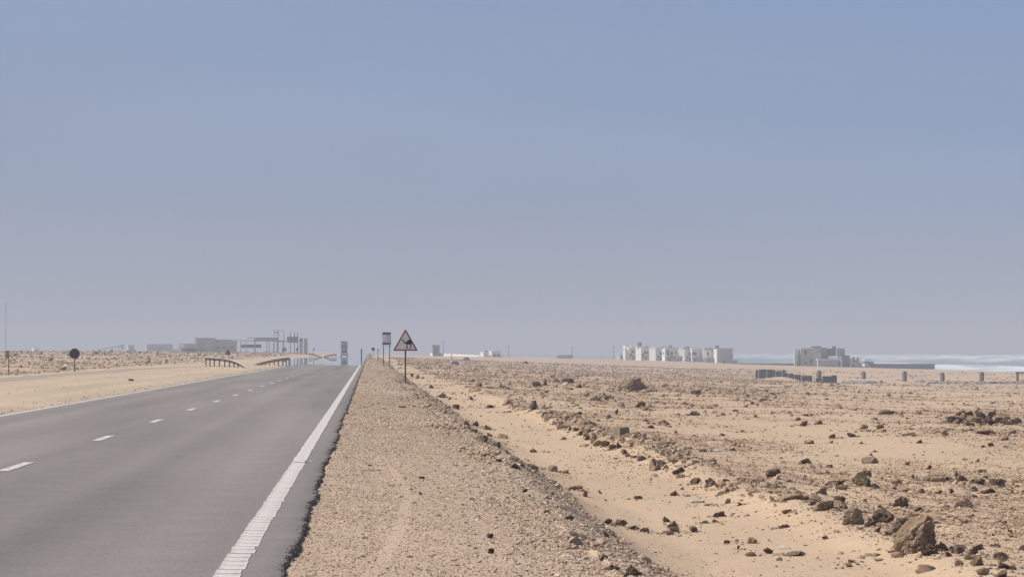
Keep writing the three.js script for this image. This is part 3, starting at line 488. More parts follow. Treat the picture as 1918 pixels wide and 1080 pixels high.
{
  const d = 341, s = d / FOC, x0 = (718.5 - VX) * s, x1 = (729.5 - VX) * s, y0 = land(x0, d), Y = py => EYE - (py - VY) * s - y0, c = (716.5 + 732) / 2, X = px => (px - c) * s;
  const o = thing('information_board', 'tall blue and white information board on two posts beyond the camel sign', 'road sign', [(c - VX) * s, y0, -d]);
  for (const px of [718.3, 729.6]) mesh('post', box(.09, Y(646) + .7, .07, X(px), -.7, -.06), rust, o);
  const navy = M(.07, .11, .22, .6), pale = M(.80, .81, .83, .6), p = mesh('panel', box(16 * s, 23.5 * s, .05, 0, Y(645.4), 0), pale, o);
  mesh('header_band', box(16 * s, 4.4 * s, .02, 0, Y(626.4), .036), navy, p);
  mesh('footer_band', box(16 * s, 4.6 * s, .02, 0, Y(645.6), .036), navy, p);
  mesh('side_band', box(.7 * s, 14.6 * s, .02, 7.6 * s, Y(641), .036), navy, p);
  for (const [a, b, w, h] of [[-5, 635, 1, 1.6], [2.5, 630, 4.5, 2.2], [3, 638.6, 4.5, 1.7], [1.5, 636, 1, 4.5], [-1.5, 633.5, 2, 1.4], [-3, 639, 1.8, 1.2], [4.5, 634, 2, 2]]) mesh('map_mark', box(w * s, h * s, .01, a * s, Y(b), .03), M(.20, .25, .32, .6), p);
  mesh('lower_plate', box(12 * s, .8 * s, .03, 1 * s, Y(649.5), -.01), pale, o);
  mesh('hanging_tag', box(2 * s, 2.5 * s, .03, 6.8 * s, Y(649.3), .02), M(.25, .27, .3, .7), o);
}
function discBack(px, py, r, base, d, label, group) {                      // round sign seen from behind
  const s = d / FOC, x = (px - VX) * s, y0 = land(x, d), cy = EYE - (py - VY) * s - y0, o = thing('round_sign', label, 'road sign', [x, y0, -d], 0, group);
  mesh('post', cyl(.035, .035, cy + .35, 8, 0, -.35, 0), rust, o);
  const k = mesh('disc', new THREE.CylinderGeometry(r * s, r * s, .03, 36).rotateX(Math.PI / 2).translate(0, cy, -.05), backPlate, o);
  mesh('rim', new THREE.TorusGeometry(r * s, .018, 6, 36).translate(0, cy, -.05), M(.25, .24, .24, .5), k);
}
discBack(139, 662, 9.6, 695, 230, 'dark back of a round sign beside the old side road');
discBack(699, 653.5, 3.2, 672, 600, 'small faded round sign near the far right edge of the road');
discBack(556.3, 653.8, 2.1, 664, 760, 'small round sign below the green billboard at the junction');
discBack(587.7, 653.8, 1.7, 664, 790, 'small round sign right of the two fuel price totems');
{
  const d = 600, s = d / FOC, x = (427 - VX) * s, y0 = land(x, d), o = thing('triangular_sign', 'dark back of a triangular sign behind the curved guard rail', 'road sign', [x, y0, -d]), b = EYE - (664 - VY) * s - y0;
  mesh('post', cyl(.05, .05, b + .5, 8, 0, -.4, 0), rust, o);
  mesh('plate', new THREE.ExtrudeGeometry(roundTri(10.4 * s, 12.3 * s, .1), { depth: .03, bevelEnabled: false }).translate(0, b, -.08), M(.085, .055, .05, .8), o);
}
{
  const d = 193, s = d / FOC, x = (15.5 - VX) * s, y0 = land(x, d), o = thing('leaning_marker_sign', 'thin post with a small worn red and white plate beside the old side road', 'road sign', [x, y0, -d]);
  const t = EYE - (657 - VY) * s - y0, b = EYE - (671 - VY) * s - y0;
  mesh('post', cyl(.028, .028, t + .3, 8, 0, -.3, 0), rust, o);
  const p = mesh('plate', box(6 * s, 14 * s, .02, -3 * s, b, .03), M(.55, .47, .44, .8), o);
  for (let i = 0; i < 4; i++) mesh('stripe', box(5.2 * s, 1.5 * s, .006, -3 * s, b + (1.2 + i * 3.4) * s, .043), M(.22, .08, .07, .8), p);
}
{
  const d = 480, s = d / FOC, x = (708 - VX) * s, y0 = land(x, d), o = thing('crossed_marker_post', 'thin marker post with a short crosspiece left of the information board', 'post', [x, y0, -d]), t = EYE - (654 - VY) * s - y0;
  mesh('post', box(.09, t + .3, .07, 0, -.3, 0), rust, o); mesh('crosspiece', box(.5, .08, .06, .05, t - .12, .07), rust, o);
}
{
  const d = 500, s = d / FOC, x = (677 - VX) * s, o = thing('road_edge_post', 'dark slender post with a rounded top at the far road edge', 'post', [x, .0, -d]), t = EYE - (653 - VY) * s;
  mesh('shaft', new THREE.LatheGeometry([[0, 0], [.095, 0], [.09, .5], [.085, 1.1], [.10, 1.45], [.125, t - .35], [.12, t - .15], [.085, t - .04], [0, t]].map(a => new THREE.Vector2(...a)), 14), M(.045, .043, .055, .8), o);
}
// guard rails
function rail(label, pts, hts, nPosts, mat, edgeMat = mat) {
  const curve = new THREE.CatmullRomCurve3(pts.map(([x, d], i) => new THREE.Vector3(x, land(x, d) + hts[i], -d)));
  const prof = [[0, .155], [.045, .14], [.085, .10], [.085, .06], [.03, .02], [.0, 0], [.03, -.02], [.085, -.06], [.085, -.10], [.045, -.14], [0, -.155]];
  const N = 60, pos = [], idx = [], m = prof.length * 2, side = new THREE.Vector3();
  for (let i = 0; i <= N; i++) { const p = curve.getPoint(i / N), t = curve.getTangent(i / N); side.set(-t.z, 0, t.x).normalize(); for (const k of [0, 1]) for (const [a, b] of k ? [...prof].reverse() : prof) { const o = a - k * .012; pos.push(p.x + side.x * o, p.y + b, p.z + side.z * o); } if (i) for (let j = 0; j < m; j++) { const a = (i - 1) * m + j, b = (i - 1) * m + (j + 1) % m; idx.push(a, b, b + m, a, b + m, a + m); } }
  const g = new THREE.BufferGeometry(); g.setAttribute('position', new THREE.Float32BufferAttribute(pos, 3)); g.setIndex(idx); const g2 = toCreasedNormals(g, .5);
  const o = thing('guard_rail', label, 'guard rail'); mesh('beam', g2, mat, o);
  for (let i = 0; i < nPosts; i++) { const p = curve.getPoint((i + .3) / nPosts), y = land(p.x, -p.z); if (p.y - y > .2) { const t = curve.getTangent((i + .3) / nPosts); side.set(-t.z, 0, t.x).normalize(); mesh('post', box(.11, p.y - y + .5, .12, p.x - side.x * .12, y - .4, p.z - side.z * .12), M(.10, .075, .065, .8), o); } }
  if (edgeMat !== mat) for (const [name, k] of [['lit_top_edge', .165], ['lit_bottom_edge', -.165]]) mesh(name, new THREE.TubeGeometry(new THREE.CatmullRomCurve3(curve.getPoints(14).map(p => p.clone().setY(p.y + k))), 60, .03, 6), edgeMat, o);  // pale tubes paint the sunlit edges onto the beam
}
const litRail = M(.62, .55, .47, .6), shadedRail = M(.10, .068, .06, .7);  // rail steel coloured twice: pale for sunlit edges, dark for the shaded beam
rail('pale curved guard rail sinking into the sand at the junction', [[-11.2, 288], [-12.3, 296], [-13.8, 306], [-15.6, 317], [-17.2, 328]], [-.15, .28, .58, .70, .72], 10, shadedRail, litRail);
rail('dark guard rail rising from the sand towards the road edge', [[-12.7, 350], [-11.6, 347], [-10.4, 344], [-9.3, 342], [-8.55, 341]], [-.05, .25, .5, .68, .76], 9, shadedRail);
rail('distant pale guard rail mirrored left of the junction gap', [[-11.5, 770], [-12.6, 776], [-13.8, 783], [-15.2, 790]], [.02, .35, .65, .75], 7, shadedRail);
rail('distant dark guard rail mirrored right of the junction gap', [[-11.2, 778], [-10.2, 777], [-9, 776], [-7.9, 775]], [.02, .4, .68, .78], 7, shadedRail);

// ---------------------------------------------------------------- vehicles far off
{
  const d = 820, s = d / FOC, x = (644.5 - VX) * s, o = thing('loaded_pickup', 'distant pickup truck with a tall blue grey load coming along the road', 'pickup truck', [x, .02, -d]);
  const cab = new THREE.Shape([[-.92, .35], [-.92, 1.0], [-.86, 1.12], [-.72, 1.72], [.72, 1.72], [.86, 1.12], [.92, 1.0], [.92, .35]].map(a => new THREE.Vector2(...a)));
  const body = mesh('cab', new THREE.ExtrudeGeometry(cab, { depth: 1.6, bevelEnabled: true, bevelSize: .03, bevelThickness: .05, bevelSegments: 2 }).translate(0, 0, -1.6), M(.62, .61, .58, .5), o);
  mesh('bonnet', box(1.74, .6, .95, 0, .4, .5), M(.62, .61, .58, .5), body);
  mesh('windscreen', new THREE.ExtrudeGeometry(new THREE.Shape([[-.8, 1.12], [-.68, 1.62], [.68, 1.62], [.8, 1.12]].map(a => new THREE.Vector2(...a))), { depth: .02, bevelEnabled: false }).translate(0, 0, .06), M(.05, .06, .06, .2), body);
  mesh('bumper', box(1.8, .22, .16, 0, .3, 1.02), M(.3, .3, .3, .5), body);
  for (const k of [-1, 1]) { mesh('headlight', cyl(.11, .11, .05, 14).rotateX(Math.PI / 2).translate(.68 * k, .72, .97), M(.8, .8, .78, .2), body); }
  for (const k of [-1, 1]) for (const zz of [.55, -3.4]) { const w = mesh('wheel', new THREE.CylinderGeometry(.36, .36, .22, 20).rotateZ(Math.PI / 2).translate(.8 * k, .36, zz), M(.03, .03, .03, .9), o); mesh('hub', new THREE.CylinderGeometry(.17, .17, .24, 14).rotateZ(Math.PI / 2).translate(.8 * k, .36, zz), M(.4, .4, .4, .5), w); }
  mesh('load_bed', box(1.8, .5, 2.6, 0, .75, -3.05), M(.5, .5, .48, .6), o);
  const load = mesh('load', box(1.72, 2.35, 2.5, 0, 1.75, -3.0), M(.24, .28, .31, .85), o);
  mesh('upper_bales', box(1.66, .85, 2.4, .02, 4.1 - .95, -1.72), M(.45, .47, .5, .9), load);
  mesh('rope', new THREE.TubeGeometry(new THREE.CatmullRomCurve3([new THREE.Vector3(-.86, 4.05, -.5), new THREE.Vector3(-.2, 3.9, -.45), new THREE.Vector3(.15, 3.3, -.45)]), 14, .06, 6), M(.08, .09, .1, .9), load);
}
function parkedTruck(px, base, d, label) {
  const s = d / FOC, x = (px - VX) * s, y = Math.max(land(x, d), EYE - (base - VY) * s), o = thing('parked_truck', label, 'truck', [x, y, -d], .5);
  mesh('cab', box(1.9, 1.9, 1.6, -1.0, .5, .2), M(.6, .6, .6, .6), o); mesh('box_body', box(2.1, 1.5, 2, .9, .7, 0), M(.16, .15, .16, .8), o); mesh('roof', box(3.8, .3, 2.1, 0, 2.7, 0), M(.7, .71, .73, .6), o); mesh('window', box(1.92, .6, 1.4, -1.0, 1.65, .31), M(.05, .055, .06, .3), o);
  for (const a of [-1.3, 1.2]) for (const b of [-.8, .9]) mesh('wheel', new THREE.CylinderGeometry(.4, .4, .25, 16).rotateX(Math.PI / 2).translate(a, .4, b), M(.03, .03, .03, .9), o);
}

// ---------------------------------------------------------------- buildings
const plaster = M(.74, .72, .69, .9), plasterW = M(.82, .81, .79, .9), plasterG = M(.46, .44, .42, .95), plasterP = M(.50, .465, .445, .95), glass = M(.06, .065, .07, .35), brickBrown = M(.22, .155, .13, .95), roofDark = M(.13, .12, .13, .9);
// a flat roofed house seen corner on: px of left edge, corner and right edge, roof and foot in photo pixels at distance d
function house(label, group, d, x0, xc, x1, top, foot, mats, extra) {
  const s = d / FOC, turn = Math.atan2(Math.max(.01, xc - x0), Math.max(.01, x1 - xc)), cs = Math.cos(turn), sn = Math.sin(turn);
  const wR = (x1 - xc) * s * 1.06 / Math.max(.35, cs), wL = Math.max(3, (xc - x0) * s / Math.max(.3, sn)), X = (xc - VX) * s, yb = EYE - (foot - VY) * s, H = (foot - top) * s;
  const o = thing('house', label, 'house', [X, yb, -d], turn, group);
  // local frame: corner at the origin, right wall along +x, left wall along -z
  mesh('wall', box(wR, H + 1.2, wL, wR / 2, -1.2, -wL / 2), mats.body, o);
  const pr = mesh('roof', box(wR + .1, .12, wL + .1, wR / 2, H, -wL / 2), mats.roof || mats.body, o);
  for (const [px, py, w, dd, h] of [[wR / 2, 0, wR + .1, .2, .45]]) { mesh('parapet', box(w, h, dd, px, H + .12, .0), mats.body, pr); mesh('parapet', box(dd, h, wL - .1, .0, H + .12, -wL / 2 - .05), mats.body, pr); }
  const R = (u, v, w, h, m = glass) => { const f = mesh('window', box(w * 1.25, h * 1.15, .08, u * wR, v * H, .012), m, o); mesh('sill', box(w + .3, .12, .2, u * wR, v * H - .16, .05), plasterW, f); mesh('lintel', box(w + .2, .14, .14, u * wR, v * H + h + .02, .04), plasterW, f); };
  const Lw = (u, v, w, h, m = glass) => { const f = mesh('window', box(.08, h, w, -.012, v * H, -u * wL), m, o); mesh('sill', box(.2, .12, w + .3, -.05, v * H - .16, -u * wL), plasterW, f); };
  const yard = mesh('yard_wall', box(wR * 1.25, Math.min(1.7, H * .3) + 1.2, .25, wR * .62, -1.2, 1.6), mats.yard || plasterG, o); mesh('gate', box(1.1, Math.min(1.5, H * .27), .08, wR * .3, 0, 1.7), M(.2, .16, .13, .8), yard);
  extra && extra({ o, pr, R, L: Lw, wR, wL, H, s });
  return o;
}
const HR_D = 1370, hg = 'row of houses above the shore';
const tower = (e, u, v, w, h, m = brickBrown) => mesh('stair_tower', box(w, h, w, u * e.wR, e.H + .1, -v * e.wL), m, e.pr);
{
  const Zx = a => 1150 + a * .1303, Zy = a => 620 + a * .1303;
  house('low grey outbuilding at the left end of the house row', hg, HR_D + 6, Zx(60), Zx(85), Zx(152), Zy(352), Zy(402), { body: plasterG }, e => e.R(.5, .3, .6, .7));
  house('white two storey house with a banded bay at the left of the row', hg, HR_D, Zx(152), Zx(222), Zx(325), Zy(250), Zy(402), { body: plaster }, e => { mesh('bay', box(2.2, e.H * .95, 1.4, -.2, 0, -e.wL * .5), plasterW, e.o); e.L(.5, .55, 1.6, 1.1); e.R(.5, .6, 1.1, 1); e.R(.3, .12, .9, 1.9); mesh('roof_wall', box(1.8, 1.2, 1.6, .5, e.H + .1, -e.wL * .8), plasterW, e.pr); tower(e, .75, .5, 1.4, .9, plasterW); });
  house('white house with the tallest dark stair tower in the row', hg, HR_D - 8, Zx(325), Zx(396), Zx(520), Zy(246), Zy(404), { body: plaster }, e => { tower(e, .12, .5, 1.3, 2.6); mesh('roof_clutter', box(1.1, .8, 1, e.wR * .85, e.H + .1, -1.5), roofDark, e.pr); e.R(.55, .5, 2, 1); e.R(.2, .1, .9, 1.9); e.R(.75, .12, 1.1, 1); });
  house('plain pale house with a bare lit wall in the middle of the row', hg, HR_D - 14, Zx(520), Zx(602), Zx(700), Zy(256), Zy(432), { body: plaster }, e => { e.R(.8, .55, 1, 1); e.R(.45, .1, 1, 2); });
  house('white house with two dark chimneys and tall front windows', hg, HR_D - 20, Zx(700), Zx(735), Zx(868), Zy(248), Zy(440), { body: plasterW }, e => { tower(e, .05, .6, 1.4, .8); tower(e, .72, .5, 1.2, 1.2, roofDark); e.R(.33, .5, .8, 2); e.R(.33, .1, 1, 1.5); e.R(.72, .52, .8, 1.2); e.R(.72, .1, 1, 2); e.L(.5, .55, 1.2, 1.2); });
  house('narrow white house between two wider houses of the row', hg, HR_D - 10, Zx(868), Zx(930), Zx(950), Zy(250), Zy(440), { body: plasterW }, e => { e.L(.4, .6, .7, 1); e.L(.5, .1, .9, 1.9); });
  house('house with a dark arched roof line in the row', hg, HR_D - 22, Zx(932), Zx(1022), Zx(1112), Zy(262), Zy(444), { body: plaster, roof: roofDark }, e => { mesh('arched_gable', new THREE.CylinderGeometry(2.2, 2.2, .3, 24, 1, false, -Math.PI / 2, Math.PI).rotateX(-Math.PI / 2).scale(1, .45, 1).translate(e.wR * .4, e.H + .1, -.1), roofDark, e.pr); e.R(.4, .08, .8, 2); e.R(.8, .55, .8, 1.1); e.L(.5, .1, 1, 2); tower(e, .92, .4, 1.1, 1.1, roofDark); });
  house('white house with one large dark square window in the row', hg, HR_D - 24, Zx(1112), Zx(1124), Zx(1246), Zy(264), Zy(446), { body: plasterW }, e => { e.R(.3, .55, 1.5, 1.3); const an = mesh('grey_annex', box(2.4, 2.3, 1.6, 1.1, -.4, .8), plasterG, e.o); mesh('door', box(.8, 1.7, .08, 1.1, 0, 1.61), glass, an); });
  house('house with a white framed balcony window near the end of the row', hg, HR_D - 26, Zx(1248), Zx(1304), Zx(1425), Zy(262), Zy(452), { body: plasterG }, e => { mesh('white_bay', box(3.2, 2.6, .5, e.wR * .42, e.H * .5, .25), plasterW, e.o); const w = mesh('window', box(.9, 1.3, .08, e.wR * .36, e.H * .56, .52), glass, e.o); mesh('sill', box(1.1, .1, .2, e.wR * .36, e.H * .54, .58), plasterW, w); mesh('balcony', box(e.wR * .9, .8, .9, e.wR * .5, e.H * .36, .5), plasterW, e.o); e.R(.55, .04, .8, 1.9); e.R(.85, .04, .7, 1.9); });
  house('large bare grey house with a white stair corner at the shore end of the row', hg, HR_D - 30, Zx(1460), Zx(1503), Zx(1705), Zy(262), Zy(470), { body: plasterP }, e => { mesh('white_corner', box(.9, e.H + .3, e.wL * .8, -.1, 0, -e.wL * .5), plasterW, e.o); tower(e, .02, .5, 1.4, 1.5, roofDark); e.R(.96, .45, .5, 1.2); });
}
{ // the big unfinished villa and the things round it
  const d = 1176, s = d / FOC, Zx = a => 1480 + a * .0834, Zy = a => 640 + a * .0834, X = a => (Zx(a) - 1540) * s, base = EYE - (689 - VY) * s, Y = a => EYE - (Zy(a) - VY) * s - base;
  const o = thing('villa', 'large unfinished grey villa with stepped roofs near the shore', 'house', [(1540 - VX) * s, base, -d]);
  const part = (name, a, b, t, u, z0, dep, m, par = o) => mesh(name, box(X(b) - X(a), Y(t) - Y(u), dep, (X(a) + X(b)) / 2, Y(u), z0 - dep / 2), m, par);
  const lw = new THREE.BoxGeometry(3.9, Y(150) - Y(600), .3); lw.rotateY(Math.atan2(3, 2.6)); lw.translate((X(105) + X(250)) / 2, (Y(150) + Y(600)) / 2, -1.6);
  const wl = mesh('lit_side_wall', lw, plasterW, o);  // sunlit left face, painted in as whiter plaster than the front
  for (const v of [205, 265, 365]) mesh('window', box(.5, .5, .12, X(130), Y(v), -2.1), glass, wl);
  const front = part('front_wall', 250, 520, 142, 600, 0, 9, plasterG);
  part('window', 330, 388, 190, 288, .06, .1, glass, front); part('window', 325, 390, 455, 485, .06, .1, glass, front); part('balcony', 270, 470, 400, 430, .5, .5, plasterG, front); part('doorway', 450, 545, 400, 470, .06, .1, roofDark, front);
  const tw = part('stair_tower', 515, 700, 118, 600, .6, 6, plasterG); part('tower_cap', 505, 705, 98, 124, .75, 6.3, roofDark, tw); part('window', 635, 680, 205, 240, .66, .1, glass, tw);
  part('middle_wall', 700, 850, 132, 600, -2, 7, M(.30, .29, .30, .95)); part('recess_wall', 850, 1062, 150, 600, -3.5, 6, brickBrown); part('roof_hut', 993, 1064, 96, 160, -3, 2, roofDark);
  part('right_wall', 1062, 1246, 142, 600, -1, 8, M(.34, .34, .35, .95)); part('lower_wing', 1146, 1335, 316, 600, .8, 7, M(.27, .25, .27, .95)); part('wing_roof', 1140, 1342, 300, 318, 1, 7.4, roofDark);
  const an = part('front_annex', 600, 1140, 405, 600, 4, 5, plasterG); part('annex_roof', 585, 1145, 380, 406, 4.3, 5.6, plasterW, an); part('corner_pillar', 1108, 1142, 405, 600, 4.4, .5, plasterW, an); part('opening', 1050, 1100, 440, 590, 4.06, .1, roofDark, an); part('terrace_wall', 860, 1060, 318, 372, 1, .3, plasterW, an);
  const hl = part('half_built_wall', 1335, 1560, 440, 600, 2, 5, plasterG); for (const [a, b, t] of [[1340, 1372, 372], [1402, 1446, 348], [1500, 1536, 352], [1452, 1490, 405]]) part('column_stub', a, b, t, 445, 1.4, .8, brickBrown, hl); part('opening', 1290, 1330, 480, 590, 2.06, .08, roofDark, hl); part('opening', 1390, 1430, 490, 560, 2.06, .08, brickBrown, hl);
  part('end_wall', 1560, 1640, 470, 600, 1, 4, plasterG);
  parkedTruck(1625.5, 690, 1150, 'parked truck with a pale roof at the end of the long dark wall');
  const wall = (name, label, px0, px1, t, b, dd, m) => { const q = dd / FOC, w = (px1 - px0) * q, g = thing(name, label, 'wall', [((px0 + px1) / 2 - VX) * q, EYE - (b - VY) * q, -dd]); const n = Math.max(2, Math.round(w / 4)); for (let i = 0; i < n; i++) mesh('panel', box(w / n - .06, (b - t) * q + 1.4 + .05 * noise(i, 4), .25, -w / 2 + (i + .5) * w / n, -1.4, 0), m, g); for (let i = 0; i <= n; i++) mesh('pier', box(.3, (b - t) * q + 1.45, .34, -w / 2 + i * w / n, -1.4, 0), m, g); };
  wall('perimeter_wall', 'long dark perimeter wall running towards the sea', 1634, 1751, 681, 690, 1195, M(.17, .145, .16, .95));
  wall('perimeter_wall', 'long low grey wall left of the villa', 1372, 1492, 680, 690, 1230, M(.19, .18, .19, .95));
  wall('garden_wall', 'low grey wall in front of the villa', 1490, 1618, 687, 691, 1150, M(.25, .25, .24, .95));
}
{ // grey block walls and pillars of an abandoned plot
  const d = 615, s = d / FOC, pale = M(.42, .40, .36, .95);
  const run = (label, list, posts) => { const cx = (list[0][0] + list[list.length - 1][1]) / 2, X = (cx - VX) * s, o = thing('block_wall', label, 'wall', [X, land(X, d), -d]), y0 = o.position.y, Y = py => EYE - (py - VY) * s - y0; for (const [a, b, t, u, z = 0, m = cementBlock] of list) { const h = Y(t) - Y(u) + 1.0; mesh('panel', box((b - a) * s, h, .22, ((a + b) / 2 - cx) * s, Y(u) - 1.0, z), m, o); } for (const [p, t, u, z = .05] of posts) mesh('pier', box(.17, Y(t) - Y(u) + 1.0, .3, (p - cx) * s, Y(u) - 1.0, z), pale, o); };
  const dk = M(.12, .105, .108, .95), bl = M(.105, .105, .118, .95);
  run('longest run of grey block wall behind a sand heap', [[1417, 1421, 693, 707, -1], [1421, 1427, 692.2, 707, -.9], [1427, 1436, 691.2, 707, -.6], [1436, 1447, 691.6, 707.5, -.4], [1447, 1453, 693, 708, -.2], [1453, 1465, 694.6, 710, 0], [1466, 1472, 692.5, 712, .2], [1472, 1477, 698, 712, .25], [1477, 1487, 699.6, 714.5, .4], [1487, 1500, 701.2, 716, .6, dk], [1501, 1521, 703.2, 718, .9, dk]], [[1422.5, 692, 707, -.7], [1437.5, 691.6, 707, -.3], [1453.5, 694, 709, 0], [1465.5, 693, 711, .3], [1476.5, 698.5, 714, .5], [1488, 700.5, 716, .7]]);
  run('short dark block wall with a raised right end', [[1540.5, 1557, 704, 722, 1.2, bl], [1557, 1566.5, 702.3, 722, 1.2, bl]], [[1539.6, 704, 720, 1.3]]);
  run('low block wall stub beside a pale pier', [[1527.5, 1539, 708, 720, 1, bl]], [[1524.5, 706, 718, 1.1]]);
  const pillar = (px, t, b, w, label, dd = 640) => { const q = dd / FOC, X = (px - VX) * q, yb = EYE - (b - VY) * q, o = thing('concrete_pillar', label, 'pillar', [X, yb, -dd], .5), h = (b - t) * q; const n = 6; for (let i = 0; i < n; i++) mesh('block_course', box(w * q * .8 * (1 + .06 * noise(i * 3, px)), h / n - .02, w * q * .72, .05 * noise(i, px), i * h / n, 0), cementBlock, o); mesh('footing', box(w * q * .74, 1.2, w * q * .68, 0, -1.21, 0), cementBlock, o); mesh('top_stub', box(w * q * .4, .15, w * q * .4, .03, h, 0), roofDark, o); return o; };
  pillar(1535, 694.5, 709, 9, 'tall block pillar behind the low block wall stub', 632);
  pillar(1618.5, 696.5, 709.5, 8, 'block pillar behind the pale fallen slab'); pillar(1695.5, 696, 714, 8, 'block pillar beside the grey gravel heap'); pillar(1766, 698.5, 715, 8, 'ragged block pillar standing alone on the foundation line'); pillar(1840, 697.5, 716, 8.5, 'square block pillar nearest the doorway frame on the foundation line');
  { const q = 640 / FOC, X = (1907 - VX) * q, yb = EYE - (719 - VY) * q, o = thing('doorway_frame', 'ruined doorway frame with a lintel at the end of the foundation line', 'ruin', [X, yb, -640]); mesh('jamb', box(.45, 2.4, .45, 0, 0, 0), M(.22, .18, .16, .95), o); mesh('jamb', box(.4, 2.2, .45, 2.4, 0, .1), M(.22, .18, .16, .95), o); mesh('lintel', box(3, .35, .5, 1.1, 2.15, .05), M(.25, .2, .18, .95), o); mesh('footing', box(3, 1, .5, 1.1, -1.01, 0), concrete, o); }
  { const q = 630 / FOC, X = (1614 - VX) * q, y0 = land(X, 630), o = thing('fallen_slab', 'pale fallen concrete slab lying on rubble', 'slab', [X, EYE - (716.5 - VY) * q, -630]); mesh('slab', new THREE.BoxGeometry(5.4, .28, 2.6).rotateX(.12).rotateZ(-.02).translate(0, .42, 0), M(.42, .37, .33, .95), o); for (const a of [-1.9, -.2, 1.7]) mesh('support_block', box(.7, 1.2, 1.2, a, -.9, -.3), M(.16, .13, .12, .95), o); }
  { const q = 638 / FOC, a = 1745, b = 1905, o = thing('foundation_beam', 'low concrete foundation line between the pillars', 'foundation', [((a + b) / 2 - VX) * q, EYE - (716 - VY) * q, -638]); for (let i = 0; i < 6; i++) mesh('beam', box((b - a) / 6 * q - .15, .22 + 1, .3, ((i + .5) / 6 - .5) * (b - a) * q, -1, -.04 * i), M(.30, .27, .25, .95), o); }
  { const q = 634 / FOC, o = rockGeo(910, 12, { tint: [.33, .32, .33], rough: .02, planes: 0 }); const m = mesh('gravel_heap', o, rockMat); const X = (1722 - VX) * q; m.scale.set(4.4, 1.75, 3); m.position.set(X, EYE - (724 - VY) * q - .25, -634); const p = o.attributes.position; for (let i = 0; i < p.count; i++) { const y = p.getY(i), f = 1.25 - .85 * y; p.setX(i, p.getX(i) * f); p.setZ(i, p.getZ(i) * f); } o.computeVertexNormals(); tag(m, 'smooth heap of grey gravel beside a block pillar', 'gravel heap'); }
  const list = []; for (let i = 0; i < 2600; i++) { const px = rr(1740, 1925), dd = rr(600, 636), x = (px - VX) / FOC * dd, w = .22 * Math.exp(gauss() * .5), h = w * .6; list.push([x, land(x, dd) - .03, dd, w, h, tone([.36, .29, .24])]); }
  for (let i = 0; i < 700; i++) { const px = rr(1575, 1660), dd = rr(612, 630), x = (px - VX) / FOC * dd, w = .25 * Math.exp(gauss() * .5), h = w * .6; list.push([x, land(x, dd) - .03, dd, w, h, tone([.42, .35, .28])]); }
  scatter('rubble', 'rubble strewn along the foundation line', 'rubble', list);
}
